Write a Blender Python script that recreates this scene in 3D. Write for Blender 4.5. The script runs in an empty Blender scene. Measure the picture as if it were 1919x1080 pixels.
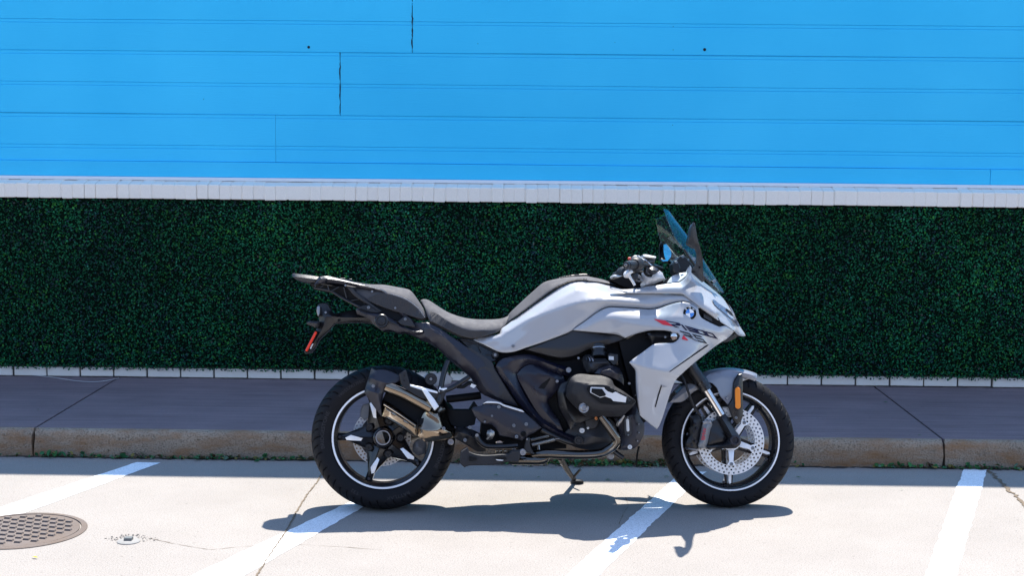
import bpy, math, random
import numpy as np
from mathutils import Vector, Matrix
from mathutils.geometry import delaunay_2d_cdt
random.seed(7); rng = np.random.default_rng(7)
scn = bpy.context.scene
# ------------------------------------------------------------------ camera
CAMP = np.array([0.0294, -6.939, 1.6687]); PITCH, YAW, ROLL = 0.1136, -0.016, 0.0092; FPX = 2665.0
def cam_axes():
    cp, sp = math.cos(PITCH), math.sin(PITCH); cy, sy = math.cos(YAW), math.sin(YAW); cr, sr = math.cos(ROLL), math.sin(ROLL)
    f = np.array([sy*cp, cy*cp, -sp]); rt = np.array([cy, -sy, 0.]); up = np.cross(rt, f)
    return cr*rt+sr*up, -sr*rt+cr*up, f
RT, UP, FW = cam_axes()
cd = bpy.data.cameras.new('camera'); cam = bpy.data.objects.new('camera', cd); scn.collection.objects.link(cam)
cam.matrix_world = Matrix(((RT[0], UP[0], -FW[0], CAMP[0]), (RT[1], UP[1], -FW[1], CAMP[1]), (RT[2], UP[2], -FW[2], CAMP[2]), (0, 0, 0, 1)))
cd.sensor_width = 36.0; cd.lens = 36.0*FPX/1919.0; cd.clip_start = 0.05; cd.clip_end = 2000
scn.camera = cam
# ------------------------------------------------------------------ light
SUN = Vector((0.062, 0.415, 1.0)).normalized()
wld = bpy.data.worlds.new('World'); scn.world = wld; wld.use_nodes = True
nt = wld.node_tree; nt.nodes.clear()
sky = nt.nodes.new('ShaderNodeTexSky'); sky.sky_type = 'NISHITA'; sky.sun_disc = False
sky.sun_elevation = math.asin(SUN.z); sky.sun_rotation = math.atan2(SUN.x, SUN.y)
sky.altitude = 1600; sky.air_density = 1.0; sky.dust_density = 1.0; sky.ozone_density = 1.0
bg = nt.nodes.new('ShaderNodeBackground'); bg.inputs[1].default_value = 0.15
wo = nt.nodes.new('ShaderNodeOutputWorld'); nt.links.new(sky.outputs[0], bg.inputs[0]); nt.links.new(bg.outputs[0], wo.inputs[0])
sl = bpy.data.lights.new('sun', 'SUN'); sl.energy = 4.0; sl.angle = math.radians(0.5); sl.color = (1.0, 0.955, 0.88)
so = bpy.data.objects.new('sun', sl); scn.collection.objects.link(so); so.location = (2, 10, 20)
so.rotation_euler = (-SUN).to_track_quat('-Z', 'Y').to_euler()
scn.view_settings.view_transform = 'Standard'; scn.view_settings.look = 'None'
scn.view_settings.exposure = 1.45; scn.view_settings.gamma = 1.0; scn.view_settings.use_curve_mapping = False
scn.render.engine = 'CYCLES'; scn.cycles.max_bounces = 7; scn.cycles.diffuse_bounces = 3; scn.cycles.transparent_max_bounces = 8
COL = scn.collection
# ------------------------------------------------------------------ materials
MATS = {}
def nodes(m):
    return m.node_tree.nodes, m.node_tree.links
def mat(name, col, rough=0.5, metal=0.0, coat=0.0, coat_rough=0.04, bump=0.0, bscale=200.0, var=0.0, vscale=8.0, spec=0.5, sheen=0.0, trans=0.0, ior=1.5):
    m = bpy.data.materials.new(name); m.use_nodes = True; N, L = nodes(m)
    p = N['Principled BSDF']; p.inputs['Base Color'].default_value = (*col, 1); p.inputs['Roughness'].default_value = rough
    p.inputs['Metallic'].default_value = metal; p.inputs['Coat Weight'].default_value = coat; p.inputs['Coat Roughness'].default_value = coat_rough
    p.inputs['Specular IOR Level'].default_value = spec; p.inputs['Sheen Weight'].default_value = sheen
    p.inputs['Transmission Weight'].default_value = trans; p.inputs['IOR'].default_value = ior
    tc = N.new('ShaderNodeTexCoord')
    if var:
        n = N.new('ShaderNodeTexNoise'); n.inputs['Scale'].default_value = vscale; n.inputs['Detail'].default_value = 6
        L.new(tc.outputs['Object'], n.inputs['Vector'])
        mx = N.new('ShaderNodeMix'); mx.data_type = 'RGBA'
        mx.inputs[6].default_value = (*[c*(1-var) for c in col], 1); mx.inputs[7].default_value = (*[min(1, c*(1+var)) for c in col], 1)
        L.new(n.outputs['Fac'], mx.inputs[0]); L.new(mx.outputs[2], p.inputs['Base Color'])
        r = N.new('ShaderNodeMapRange'); r.inputs[1].default_value = .3; r.inputs[2].default_value = .7
        r.inputs[3].default_value = max(0, rough-.08); r.inputs[4].default_value = min(1, rough+.1)
        L.new(n.outputs['Fac'], r.inputs[0]); L.new(r.outputs[0], p.inputs['Roughness'])
    if bump:
        n2 = N.new('ShaderNodeTexNoise'); n2.inputs['Scale'].default_value = bscale; n2.inputs['Detail'].default_value = 3
        L.new(tc.outputs['Object'], n2.inputs['Vector'])
        b = N.new('ShaderNodeBump'); b.inputs['Strength'].default_value = bump; b.inputs['Distance'].default_value = 0.002
        L.new(n2.outputs['Fac'], b.inputs['Height']); L.new(b.outputs[0], p.inputs['Normal'])
    MATS[name] = m; return m
PAINT = mat('grey_paint', (0.345, 0.35, 0.37), 0.28, 0.0, 1.0, 0.03)
SHADEP = mat('shaded_grey_paint', (0.17, 0.18, 0.215), 0.30, 0.0, 1.0, 0.04)  # the grey bodywork paint with its shade darkened into the colour
DKCHROME = mat('dark_chrome', (0.11, 0.10, 0.09), 0.10, 1.0)
PAINTD = mat('dark_grey_paint', (0.16, 0.17, 0.20), 0.35, 0.0, 1.0, 0.05)
SATIN = mat('black_satin_plastic', (0.007, 0.007, 0.009), 0.33, var=.15, vscale=20, bump=.12, bscale=900)
GRAIN = mat('grained_dark_plastic', (0.014, 0.014, 0.017), 0.45, var=.15, vscale=20, bump=.4, bscale=700)
ENG = mat('dark_cast_metal', (0.015, 0.015, 0.024), 0.34, 0.12, var=.15, vscale=25, bump=.25, bscale=500)  # slight navy in the base stands in for sky reflection on the side panel
HEADM = mat('grained_cast_cover', (0.017, 0.017, 0.020), 0.55, spec=.3, var=.12, vscale=25, bump=.5, bscale=700)
GLOSSBK = mat('gloss_black_metal', (0.005, 0.005, 0.007), 0.2, 0.0, 0.15, var=.1)
BLACK = mat('deep_black', (0.004, 0.004, 0.005), 0.65, spec=.2)
FRAMEM = mat('navy_black_frame', (0.006, 0.0065, 0.016), 0.30, var=.15)
SEATM = mat('seat_fabric', (0.072, 0.070, 0.076), 0.8, bump=.15, bscale=1300, var=.06, vscale=40)
SEATD = mat('seat_side_vinyl', (0.022, 0.021, 0.024), 0.6, bump=.4, bscale=900, var=.12)
CHROME = mat('bright_steel', (0.62, 0.58, 0.54), 0.10, 1.0)
BRONZE = mat('silencer_steel', (0.27, 0.215, 0.16), 0.15, 1.0, var=.12, vscale=14)
ALU = mat('silver_aluminium', (0.30, 0.30, 0.31), 0.35, 1.0, var=.06)
SILVERP = mat('silver_painted', (0.62, 0.62, 0.63), 0.35, 0.1, var=.05)
MACH = mat('machined_facet', (0.80, 0.82, 0.85), 0.38, 0.35)
STEEL = mat('disc_steel', (0.72, 0.71, 0.70), 0.42, 0.35, var=.06, vscale=60)
RUBBER = mat('tyre_rubber', (0.010, 0.010, 0.012), 0.62, spec=.14, var=.25, vscale=14, bump=.15, bscale=400)
LETTER = mat('tyre_lettering', (0.017, 0.017, 0.021), 0.6)
WHITE = mat('white_stripe', (0.80, 0.80, 0.82), 0.4)
PLUG = mat('white_plug', (0.62, 0.62, 0.62), 0.45)
MARKM = mat('weathered_white_disc', (.23, .225, .215), .85, var=.3, vscale=60, bump=.4, bscale=200)
ORANGE = mat('orange_reflector', (0.80, 0.22, 0.006), 0.3, coat=.2)
REDR = mat('red_reflector', (0.80, 0.035, 0.005), 0.35, coat=.15)
REDT = mat('red_print', (0.58, 0.008, 0.02), 0.4, coat=.2)
NAVY = mat('navy_print', (0.006, 0.007, 0.035), 0.5, spec=.2)
GREYP = mat('dark_grey_print', (0.035, 0.035, 0.042), 0.5, spec=.2)
BLUEB = mat('emblem_blue', (0.03, 0.20, 0.62), 0.25, coat=.6)
WHITEB = mat('emblem_white', (0.8, 0.8, 0.8), 0.25, coat=.6)
CALI = mat('caliper_grey', (0.19, 0.20, 0.22), 0.4, 0.3, var=.08)
COPPER = mat('heat_blued_copper', (0.62, 0.26, 0.10), 0.25, 1.0)
MIRR = mat('mirror_glass', (0.85, 0.87, 0.9), 0.02, 1.0)
LAMPG = mat('lamp_lens', (0.10, 0.11, 0.16), 0.06, 0.0, 1.0)
def glass_mat():
    """thin clear sheet: see-through, with a mirror reflection that grows towards grazing view"""
    m = bpy.data.materials.new('clear_screen'); m.use_nodes = True; N, L = nodes(m); N.remove(N['Principled BSDF'])
    t = N.new('ShaderNodeBsdfTransparent'); t.inputs[0].default_value = (0.88, 0.95, 0.97, 1)
    g = N.new('ShaderNodeBsdfGlossy'); g.inputs['Roughness'].default_value = 0.02; g.inputs[0].default_value = (.9, .97, 1, 1)
    f = N.new('ShaderNodeLayerWeight'); f.inputs[0].default_value = .5
    pw = N.new('ShaderNodeMath'); pw.operation = 'POWER'; pw.inputs[1].default_value = 5.0; L.new(f.outputs['Facing'], pw.inputs[0])
    ml = N.new('ShaderNodeMath'); ml.operation = 'MULTIPLY_ADD'; ml.inputs[1].default_value = .6; ml.inputs[2].default_value = .04; ml.use_clamp = True
    mx = N.new('ShaderNodeMixShader'); L.new(pw.outputs[0], ml.inputs[0]); L.new(ml.outputs[0], mx.inputs[0]); L.new(t.outputs[0], mx.inputs[1]); L.new(g.outputs[0], mx.inputs[2])
    L.new(mx.outputs[0], N['Material Output'].inputs[0]); return m
GLASS = glass_mat()
def ramp(N, pts):
    r = N.new('ShaderNodeValToRGB'); e = r.color_ramp.elements
    while len(e) < len(pts): e.new(0.5)
    for k, (p, c) in enumerate(pts): e[k].position = p; e[k].color = (*c, 1) if len(c) == 3 else c
    return r
def concrete(name, c1, c2, speck, grain=260., bump=.5, stain=None, streak=None, gs=.62):
    m = bpy.data.materials.new(name); m.use_nodes = True; N, L = nodes(m); p = N['Principled BSDF']; p.inputs['Roughness'].default_value = .9; p.inputs['Specular IOR Level'].default_value = .25
    tc = N.new('ShaderNodeTexCoord'); v = tc.outputs['Object']
    a = N.new('ShaderNodeTexNoise'); a.inputs['Scale'].default_value = 2.2; a.inputs['Detail'].default_value = 9; a.inputs['Roughness'].default_value = .65; L.new(v, a.inputs['Vector'])
    r1 = ramp(N, [(.32, c1), (.68, c2)]); L.new(a.outputs['Fac'], r1.inputs[0])
    b = N.new('ShaderNodeTexNoise'); b.inputs['Scale'].default_value = grain; b.inputs['Detail'].default_value = 4; L.new(v, b.inputs['Vector'])
    r2 = ramp(N, [(.30, (gs,)*3), (.5, (1, 1, 1)), (.72, (1+(1-gs)*.32,)*3)]); L.new(b.outputs['Fac'], r2.inputs[0])
    mx = N.new('ShaderNodeMix'); mx.data_type = 'RGBA'; mx.blend_type = 'MULTIPLY'; mx.inputs[0].default_value = 1
    L.new(r1.outputs[0], mx.inputs[6]); L.new(r2.outputs[0], mx.inputs[7]); out = mx.outputs[2]
    # scattered dark pits, stretched a little along the pour direction
    mp = N.new('ShaderNodeMapping'); mp.inputs['Scale'].default_value = (1, 1.6, 1); L.new(v, mp.inputs[0])
    vo = N.new('ShaderNodeTexNoise'); vo.inputs['Scale'].default_value = 46; vo.inputs['Detail'].default_value = 5; vo.inputs['Roughness'].default_value = .7; L.new(mp.outputs[0], vo.inputs['Vector'])
    r3 = ramp(N, [(.635, (0, 0, 0)), (.70, (1, 1, 1))]); L.new(vo.outputs['Fac'], r3.inputs[0])
    m3 = N.new('ShaderNodeMath'); m3.operation = 'MULTIPLY'; m3.inputs[1].default_value = speck; L.new(r3.outputs[0], m3.inputs[0])
    mx2 = N.new('ShaderNodeMix'); mx2.data_type = 'RGBA'; L.new(m3.outputs[0], mx2.inputs[0]); L.new(out, mx2.inputs[6]); mx2.inputs[7].default_value = (c1[0]*.3, c1[1]*.27, c1[2]*.25, 1); out = mx2.outputs[2]
    if stain:
        s = N.new('ShaderNodeTexNoise'); s.inputs['Scale'].default_value = 3.1; s.inputs['Detail'].default_value = 8; s.inputs['Roughness'].default_value = .7
        mp2 = N.new('ShaderNodeMapping'); mp2.inputs['Scale'].default_value = (1, 1, 3.5); mp2.inputs['Location'].default_value = (3.3, 1, 2); L.new(v, mp2.inputs[0]); L.new(mp2.outputs[0], s.inputs['Vector'])
        r4 = ramp(N, [(.44, (0, 0, 0)), (.66, (1, 1, 1))]); L.new(s.outputs['Fac'], r4.inputs[0])
        mx3 = N.new('ShaderNodeMix'); mx3.data_type = 'RGBA'; L.new(r4.outputs[0], mx3.inputs[0]); L.new(out, mx3.inputs[6]); mx3.inputs[7].default_value = (*stain, 1); out = mx3.outputs[2]
    if streak:
        s = N.new('ShaderNodeTexNoise'); s.inputs['Scale'].default_value = 5; s.inputs['Detail'].default_value = 7
        mp2 = N.new('ShaderNodeMapping'); mp2.inputs['Scale'].default_value = (.35, 9, 1); L.new(v, mp2.inputs[0]); L.new(mp2.outputs[0], s.inputs['Vector'])
        r4 = ramp(N, [(.35, (1-streak,)*3), (.65, (1+streak,)*3)]); L.new(s.outputs['Fac'], r4.inputs[0])
        mx3 = N.new('ShaderNodeMix'); mx3.data_type = 'RGBA'; mx3.blend_type = 'MULTIPLY'; mx3.inputs[0].default_value = 1; L.new(out, mx3.inputs[6]); L.new(r4.outputs[0], mx3.inputs[7]); out = mx3.outputs[2]
    L.new(out, p.inputs['Base Color'])
    bp = N.new('ShaderNodeBump'); bp.inputs['Strength'].default_value = bump; bp.inputs['Distance'].default_value = .004
    ad = N.new('ShaderNodeMath'); ad.operation = 'SUBTRACT'; L.new(b.outputs['Fac'], ad.inputs[0]); L.new(m3.outputs[0], ad.inputs[1])
    L.new(ad.outputs[0], bp.inputs['Height']); L.new(bp.outputs[0], p.inputs['Normal'])
    return m
ROADM = concrete('road_concrete', (.258, .236, .215), (.290, .266, .244), .9, 190, .45)
WALKM = concrete('sidewalk_concrete', (.186, .136, .140), (.236, .174, .178), .6, 240, .45, streak=.14)
KERBM = concrete('kerb_concrete', (.25, .195, .145), (.365, .29, .215), .8, 130, .9, stain=(.27, .145, .07), gs=.5)
ASPH = concrete('asphalt', (.05, .05, .052), (.075, .074, .072), .3, 300, .8)
JOINTM = mat('joint_filler', (.13, .098, .066), .95, var=.45, vscale=70, bump=.8, bscale=150)
DIRT = mat('joint_dirt', (.035, .030, .024), .95, var=.4, vscale=60, bump=.8, bscale=150)
MORTAR = mat('old_mortar', (.10, .085, .075), .95, var=.3, vscale=50, bump=.6, bscale=200)
BRICKW = concrete('white_painted_brick', (.89, .81, .705), (.93, .85, .75), .05, 240, .18, gs=.93)
LEDGE = mat('white_flashing', (.76, .77, .79), .5, var=.05, vscale=20)
STRIPE = concrete('stall_paint', (.76, .78, .80), (.84, .86, .88), .7, 230, .45)
IRON = concrete('manhole_iron', (.122, .102, .092), (.175, .148, .135), .3, 300, .6, stain=(.14, .105, .082))
def blue_mat():
    m = bpy.data.materials.new('blue_wall_paint'); m.use_nodes = True; N, L = nodes(m); p = N['Principled BSDF']; p.inputs['Roughness'].default_value = .48; p.inputs['Specular IOR Level'].default_value = .35
    tc = N.new('ShaderNodeTexCoord'); oi = N.new('ShaderNodeObjectInfo')
    a = N.new('ShaderNodeTexNoise'); a.inputs['Scale'].default_value = 1.3; a.inputs['Detail'].default_value = 6; L.new(tc.outputs['Object'], a.inputs['Vector'])
    r = ramp(N, [(.3, (.022, .53, .89)), (.7, (.036, .585, .94))]); L.new(a.outputs['Fac'], r.inputs[0])
    h = N.new('ShaderNodeHueSaturation'); mr = N.new('ShaderNodeMapRange'); mr.inputs[3].default_value = .95; mr.inputs[4].default_value = 1.03
    L.new(oi.outputs['Random'], mr.inputs[0]); L.new(mr.outputs[0], h.inputs['Value']); L.new(r.outputs[0], h.inputs['Color']); L.new(h.outputs[0], p.inputs['Base Color'])
    mp = N.new('ShaderNodeMapping'); mp.inputs['Scale'].default_value = (.6, 1, 9); L.new(tc.outputs['Object'], mp.inputs[0])
    w = N.new('ShaderNodeTexNoise'); w.inputs['Scale'].default_value = 14; w.inputs['Detail'].default_value = 8; w.inputs['Distortion'].default_value = 1.2; L.new(mp.outputs[0], w.inputs['Vector'])
    b = N.new('ShaderNodeBump'); b.inputs['Strength'].default_value = .35; b.inputs['Distance'].default_value = .003; L.new(w.outputs['Fac'], b.inputs['Height']); L.new(b.outputs[0], p.inputs['Normal'])
    return m
BLUEW = blue_mat()
DARKGAP = mat('dark_gap', (.006, .008, .02), .9)
def leaf_mat(name, tr=.25):
    m = bpy.data.materials.new(name); m.use_nodes = True; N, L = nodes(m); p = N['Principled BSDF']; p.inputs['Roughness'].default_value = .42
    at = N.new('ShaderNodeAttribute'); at.attribute_name = 'Col'; L.new(at.outputs['Color'], p.inputs['Base Color']); p.inputs['Specular IOR Level'].default_value = .12
    return m
LEAFM = leaf_mat('boxwood_leaf'); WEEDM = leaf_mat('gutter_leaf')
HBACK = mat('hedge_mesh_backing', (.003, .012, .007), .95, spec=.05)
# ------------------------------------------------------------------ mapping helpers
def ray(px, py): return FW*FPX + RT*(px-960) - UP*(py-540)
def ground(px, py, z=0.0):
    d = ray(px, py); return CAMP + d*((z-CAMP[2])/d[2])
def onwall(px, py, y):
    d = ray(px, py); return CAMP + d*((y-CAMP[1])/d[1])
HEAD, LEAN = 0.0702, 0.1754
BO = np.array([-.6204, -.8917, 0.])
_lt = np.array([math.sin(HEAD), -math.cos(HEAD), 0]); _up = np.array([0, 0, 1.])
BF = np.array([math.cos(HEAD), math.sin(HEAD), 0]); BL = math.cos(LEAN)*_lt+math.sin(LEAN)*_up; BU = math.cos(LEAN)*_up-math.sin(LEAN)*_lt
_c0 = (CAMP-BO)@BL
def BK(px, py, w):
    """point of the motorcycle (its own frame: forward, -lateral, up) seen at a photo position, on the plane w metres to the right of its middle"""
    d = ray(px, py); P = CAMP + d*((w-_c0)/(d@BL)) - BO
    return Vector((P@BF, -w, P@BU))
def BKn(px, py, w):
    px = np.asarray(px, float); py = np.asarray(py, float); w = np.asarray(w, float)
    d = FW*FPX + np.outer(px-960, RT) - np.outer(py-540, UP); t = (w-_c0)/(d@BL); P = CAMP + d*t[:, None] - BO
    return np.c_[P@BF, -w, P@BU]
def zm(x0, y0, s): return lambda p: (x0+p[0]*s, y0+p[1]*s, *p[2:])
ZA = zm(540, 480, .20369); ZB = zm(780, 480, .20369); ZC = zm(1080, 380, .20372); ZD = zm(1080, 540, .18519)
ZE = zm(570, 670, .27778); ZF = zm(800, 640, .25929); ZG = zm(1000, 620, .27778); ZH = zm(1200, 660, .28704); ZI = lambda p: p
# ------------------------------------------------------------------ mesh helpers
def obj(name, verts, faces, m, parent=None, smooth=None, cols=None):
    me = bpy.data.meshes.new(name); me.from_pydata([tuple(v) for v in verts], [], [tuple(f) for f in faces]); me.update()
    me.materials.append(m)
    if cols is not None:
        ca = me.color_attributes.new('Col', 'FLOAT_COLOR', 'POINT'); ca.data.foreach_set('color', np.asarray(cols, np.float32).ravel())
    if smooth is not None:
        me.polygons.foreach_set('use_smooth', [True]*len(me.polygons)); me.set_sharp_from_angle(angle=math.radians(smooth))
    o = bpy.data.objects.new(name, me); COL.objects.link(o)
    if parent: o.parent = parent
    return o
def tag(o, label, cat, group=None):
    o['label'] = label; o['category'] = cat
    if group: o['group'] = group
    return o
def kind(o, k): o['kind'] = k; return o
def box(x0, x1, y0, y1, z0, z1, bev=0):
    """box, with a chamfer on every edge when bev is given"""
    if not bev:
        v = [(x, y, z) for z in (z0, z1) for y in (y0, y1) for x in (x0, x1)]
        return v, [(0, 2, 3, 1), (4, 5, 7, 6), (0, 1, 5, 4), (2, 6, 7, 3), (0, 4, 6, 2), (1, 3, 7, 5)]
    import bmesh
    bm = bmesh.new(); vs = [bm.verts.new(c) for c in box(x0, x1, y0, y1, z0, z1)[0]]
    for f in box(0, 1, 0, 1, 0, 1)[1]: bm.faces.new([vs[i] for i in f])
    bmesh.ops.bevel(bm, geom=list(bm.edges), offset=bev, segments=1, affect='EDGES', profile=.5)
    bm.verts.index_update(); V = [v.co[:] for v in bm.verts]; Fc = [[v.index for v in f.verts] for f in bm.faces]; bm.free()
    return V, Fc
def merge(parts):
    V = []; Fs = []
    for v, f in parts:
        k = len(V); V += list(v); Fs += [tuple(i+k for i in q) for q in f]
    return V, Fs
def catmull(P, closed, n=6, corner=36):
    P = [np.array(p, float) for p in P]; N = len(P); out = []
    cs = []
    for i in range(N):
        if not closed and i in (0, N-1): cs.append(True); continue
        a = P[i][:2]-P[i-1][:2]; b = P[(i+1) % N][:2]-P[i][:2]
        c = (a@b)/(np.linalg.norm(a)*np.linalg.norm(b)+1e-9); cs.append(math.degrees(math.acos(max(-1, min(1, c)))) > corner)
    for i in range(N if closed else N-1):
        j = (i+1) % N; p1, p2 = P[i], P[j]; L = np.linalg.norm(p2[:2]-p1[:2])
        m1 = (p2-P[i-1])/2 if not cs[i] else (p2-p1); m2 = (P[(j+1) % N]-p1)/2 if not cs[j] else (p2-p1)
        # tangents no longer than the chord
        for q in (m1, m2):
            l = np.linalg.norm(q[:2])
            if l > 1e-9: q *= min(1, L/l)
        k = max(1, int(math.ceil(L/n)))
        for s in range(k):
            t = s/k; h00 = 2*t**3-3*t*t+1; h10 = t**3-2*t*t+t; h01 = -2*t**3+3*t*t; h11 = t**3-t*t
            out.append(h00*p1+h10*m1+h01*p2+h11*m2)
    if not closed: out.append(P[-1])
    return np.array(out)
def inside(pts, poly):
    x, y = pts[:, 0], pts[:, 1]; r = np.zeros(len(pts), bool); n = len(poly)
    for i in range(n):
        x1, y1 = poly[i]; x2, y2 = poly[(i+1) % n]
        c = ((y1 > y) != (y2 > y)) & (x < (x2-x1)*(y-y1)/(y2-y1+1e-12)+x1); r ^= c
    return r
def dist_poly(pts, poly):
    d = np.full(len(pts), 1e9); n = len(poly)
    for i in range(n):
        a = poly[i]; b = poly[(i+1) % n]-a; t = np.clip(((pts-a)@b)/(b@b+1e-12), 0, 1)
        d = np.minimum(d, np.linalg.norm(pts-a-t[:, None]*b, axis=1))
    return d
SURF = {}
def shell(name, pts, m, parent, w=.1, Z=ZI, creases=(), t=.008, r=.003, bulge=0., step=5., thru=False, mirror=False, curve=True, sharp=26, key=None, soft=1):
    """a body panel: traced outline, lateral position given on the outline and on crease lines, spread between them like a stretched skin;
    rounded edge of radius r, and thickness t (or solid through to the other side)"""
    P = [Z(p) for p in pts]; P = [(p[0], p[1], p[2] if len(p) > 2 else w) for p in P]
    D = catmull(P, True, step) if curve else catmull(P, True, step, -1)
    poly = D[:, :2]
    if sum(poly[i][0]*poly[(i+1) % len(poly)][1]-poly[(i+1) % len(poly)][0]*poly[i][1] for i in range(len(poly))) < 0: D = D[::-1].copy(); poly = D[:, :2]
    n = len(D); V2 = [tuple(p) for p in poly]; fix = list(D[:, 2]); kindv = [1]*n
    if r > 0:
        rp = r*430; tn = np.roll(poly, -1, 0)-np.roll(poly, 1, 0); tn /= np.linalg.norm(tn, axis=1)[:, None]+1e-9
        q = poly+np.c_[-tn[:, 1], tn[:, 0]]*rp; ok = inside(q, poly) & (dist_poly(q, poly) > rp*.75)
        for i in np.nonzero(ok)[0]: V2.append(tuple(q[i])); fix.append(D[i, 2]); kindv.append(2)
    ed = []
    for c in creases:
        C = catmull([(*Z(p)[:2], Z(p)[2]) for p in c], False, step)
        keep = inside(C[:, :2], poly) & (dist_poly(C[:, :2], poly) > max(1.0, r*430*1.2)); k0 = None
        for i in range(len(C)):
            if keep[i]:
                V2.append(tuple(C[i, :2])); fix.append(C[i, 2]); kindv.append(3)
                if k0 is not None: ed.append((k0, len(V2)-1))
                k0 = len(V2)-1
            else: k0 = None
    mn, mxx = poly.min(0), poly.max(0); gx = np.arange(mn[0], mxx[0], step); gy = np.arange(mn[1], mxx[1], step*.87)
    G = np.array([(x+(step/2 if j % 2 else 0), y) for j, y in enumerate(gy) for x in gx]) if len(gx) and len(gy) else np.zeros((0, 2))
    if len(G):
        G = G[inside(G, poly)]
        if len(G): G = G[dist_poly(G, poly) > max(step*.55, r*430*1.5)]
        ref = np.array(V2)
        for g in G:
            if np.min(np.sum((ref[n:]-g)**2, axis=1), initial=1e9) > (step*.5)**2: V2.append(tuple(g)); fix.append(None); kindv.append(0)
    vo, eo, fo, ov, oe, of = delaunay_2d_cdt([Vector(v) for v in V2], ed, [list(range(n))], 1, 1e-4, True)
    cen = np.array([np.mean([vo[i][:] for i in f], 0) for f in fo]); okf = inside(cen, poly); fo = [f for f, k in zip(fo, okf) if k]
    W = np.zeros(len(vo)); isf = np.zeros(len(vo), bool); kv = np.zeros(len(vo), int)
    for i, o in enumerate(ov):
        for a in o:
            if a < len(fix) and fix[a] is not None: W[i] = fix[a]; isf[i] = True
            if a < len(kindv): kv[i] = max(kv[i], 0) or kindv[a]
            if a < n: kv[i] = 1
    ec = {}
    for f in fo:
        for a, b in zip(f, f[1:]+f[:1]): k = (min(a, b), max(a, b)); ec.setdefault(k, []).append((a, b))
    CW = {k: 0. for k in ec}
    for f in fo:
        if len(f) != 3: continue
        for i in range(3):
            o_, a, b = f[i], f[(i+1) % 3], f[(i+2) % 3]; u_ = vo[a]-vo[o_]; v_ = vo[b]-vo[o_]
            CW[(min(a, b), max(a, b))] += .5*max(-.2, min(6., u_.dot(v_)/(abs(u_.x*v_.y-u_.y*v_.x)+1e-6)))
    for k in CW: CW[k] = max(CW[k], .02)
    free = np.nonzero(~isf)[0]
    if len(free):
        ix = {v: i for i, v in enumerate(free)}; A = np.zeros((len(free), len(free))); rhs = np.full(len(free), bulge*(step/430)**2*6)
        for (a, b) in ec:
            cw_ = CW[(a, b)]
            for p, q in ((a, b), (b, a)):
                if p in ix:
                    A[ix[p], ix[p]] += cw_
                    if q in ix: A[ix[p], ix[q]] -= cw_
                    else: rhs[ix[p]] += cw_*W[q]
        W[free] = np.linalg.solve(A+np.eye(len(free))*1e-9, rhs)
    if soft:      # round the creases over a few centimetres, edges stay where they are
        E_ = np.array(list(ec)); ew = np.array([CW[tuple(e)] for e in E_]); mv = kv != 1; deg = np.bincount(E_[:, 0], ew, len(vo))+np.bincount(E_[:, 1], ew, len(vo))+1e-9
        for _ in range(soft):
            sm = np.bincount(E_[:, 0], ew*W[E_[:, 1]], len(vo))+np.bincount(E_[:, 1], ew*W[E_[:, 0]], len(vo))
            W = np.where(mv & (deg > .01), .4*W+.6*sm/deg, W)
    X = np.array([(v.x, v.y) for v in vo])
    if key: SURF[key] = (X.copy(), W.copy())
    bd = [e[0] for e in ec.values() if len(e) == 1]; bv = set(a for e in bd for a in e)
    for i in bv: W[i] -= r
    L3 = BKn(X[:, 0], X[:, 1], W)
    V = [tuple(p) for p in L3]; Fc = [tuple(reversed(f)) for f in fo]
    N0 = len(V)
    if thru:
        V += [(a, -b, c) for a, b, c in V]; Fc += [tuple(i+N0 for i in reversed(f)) for f in Fc]
        for a, b in bd: Fc.append((b, a, a+N0, b+N0)[::-1])
    else:
        mp = {}
        for i in bv: mp[i] = len(V); V.append((L3[i, 0], L3[i, 1]+t, L3[i, 2]))
        for a, b in bd: Fc.append((a, b, mp[b], mp[a]))
    o = obj(name, V, Fc, m, parent, sharp)
    if mirror:
        obj(name, [(a, -b, c) for a, b, c in V], [tuple(reversed(f)) for f in Fc], m, parent, sharp)
    return o
def surf_w(key, px, py):
    X, W = SURF[key]; d = np.sum((X-np.array([px, py]))**2, axis=1); k = np.argsort(d)[:4]; q = 1/(d[k]+.3); return float((W[k]*q).sum()/q.sum())
def decal(name, pts, key, m, parent, Z=ZI, off=.003, curve=False):
    P = [Z(p) for p in pts]; D = catmull(P, True, 3.0) if curve else catmull(P, True, 3.0, -1)
    poly = D[:, :2]
    if sum(poly[i][0]*poly[(i+1) % len(poly)][1]-poly[(i+1) % len(poly)][0]*poly[i][1] for i in range(len(poly))) < 0: poly = poly[::-1]
    vo, eo, fo, *_ = delaunay_2d_cdt([Vector(v) for v in poly], [], [list(range(len(poly)))], 1, 1e-4, True)
    okf = inside(np.array([np.mean([vo[i][:] for i in f], 0) for f in fo]), poly); fo = [f for f, k in zip(fo, okf) if k]
    V = [BK(v.x, v.y, surf_w(key, v.x, v.y)+off) for v in vo]
    return obj(name, V, [tuple(reversed(f)) for f in fo], m, parent)
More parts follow.
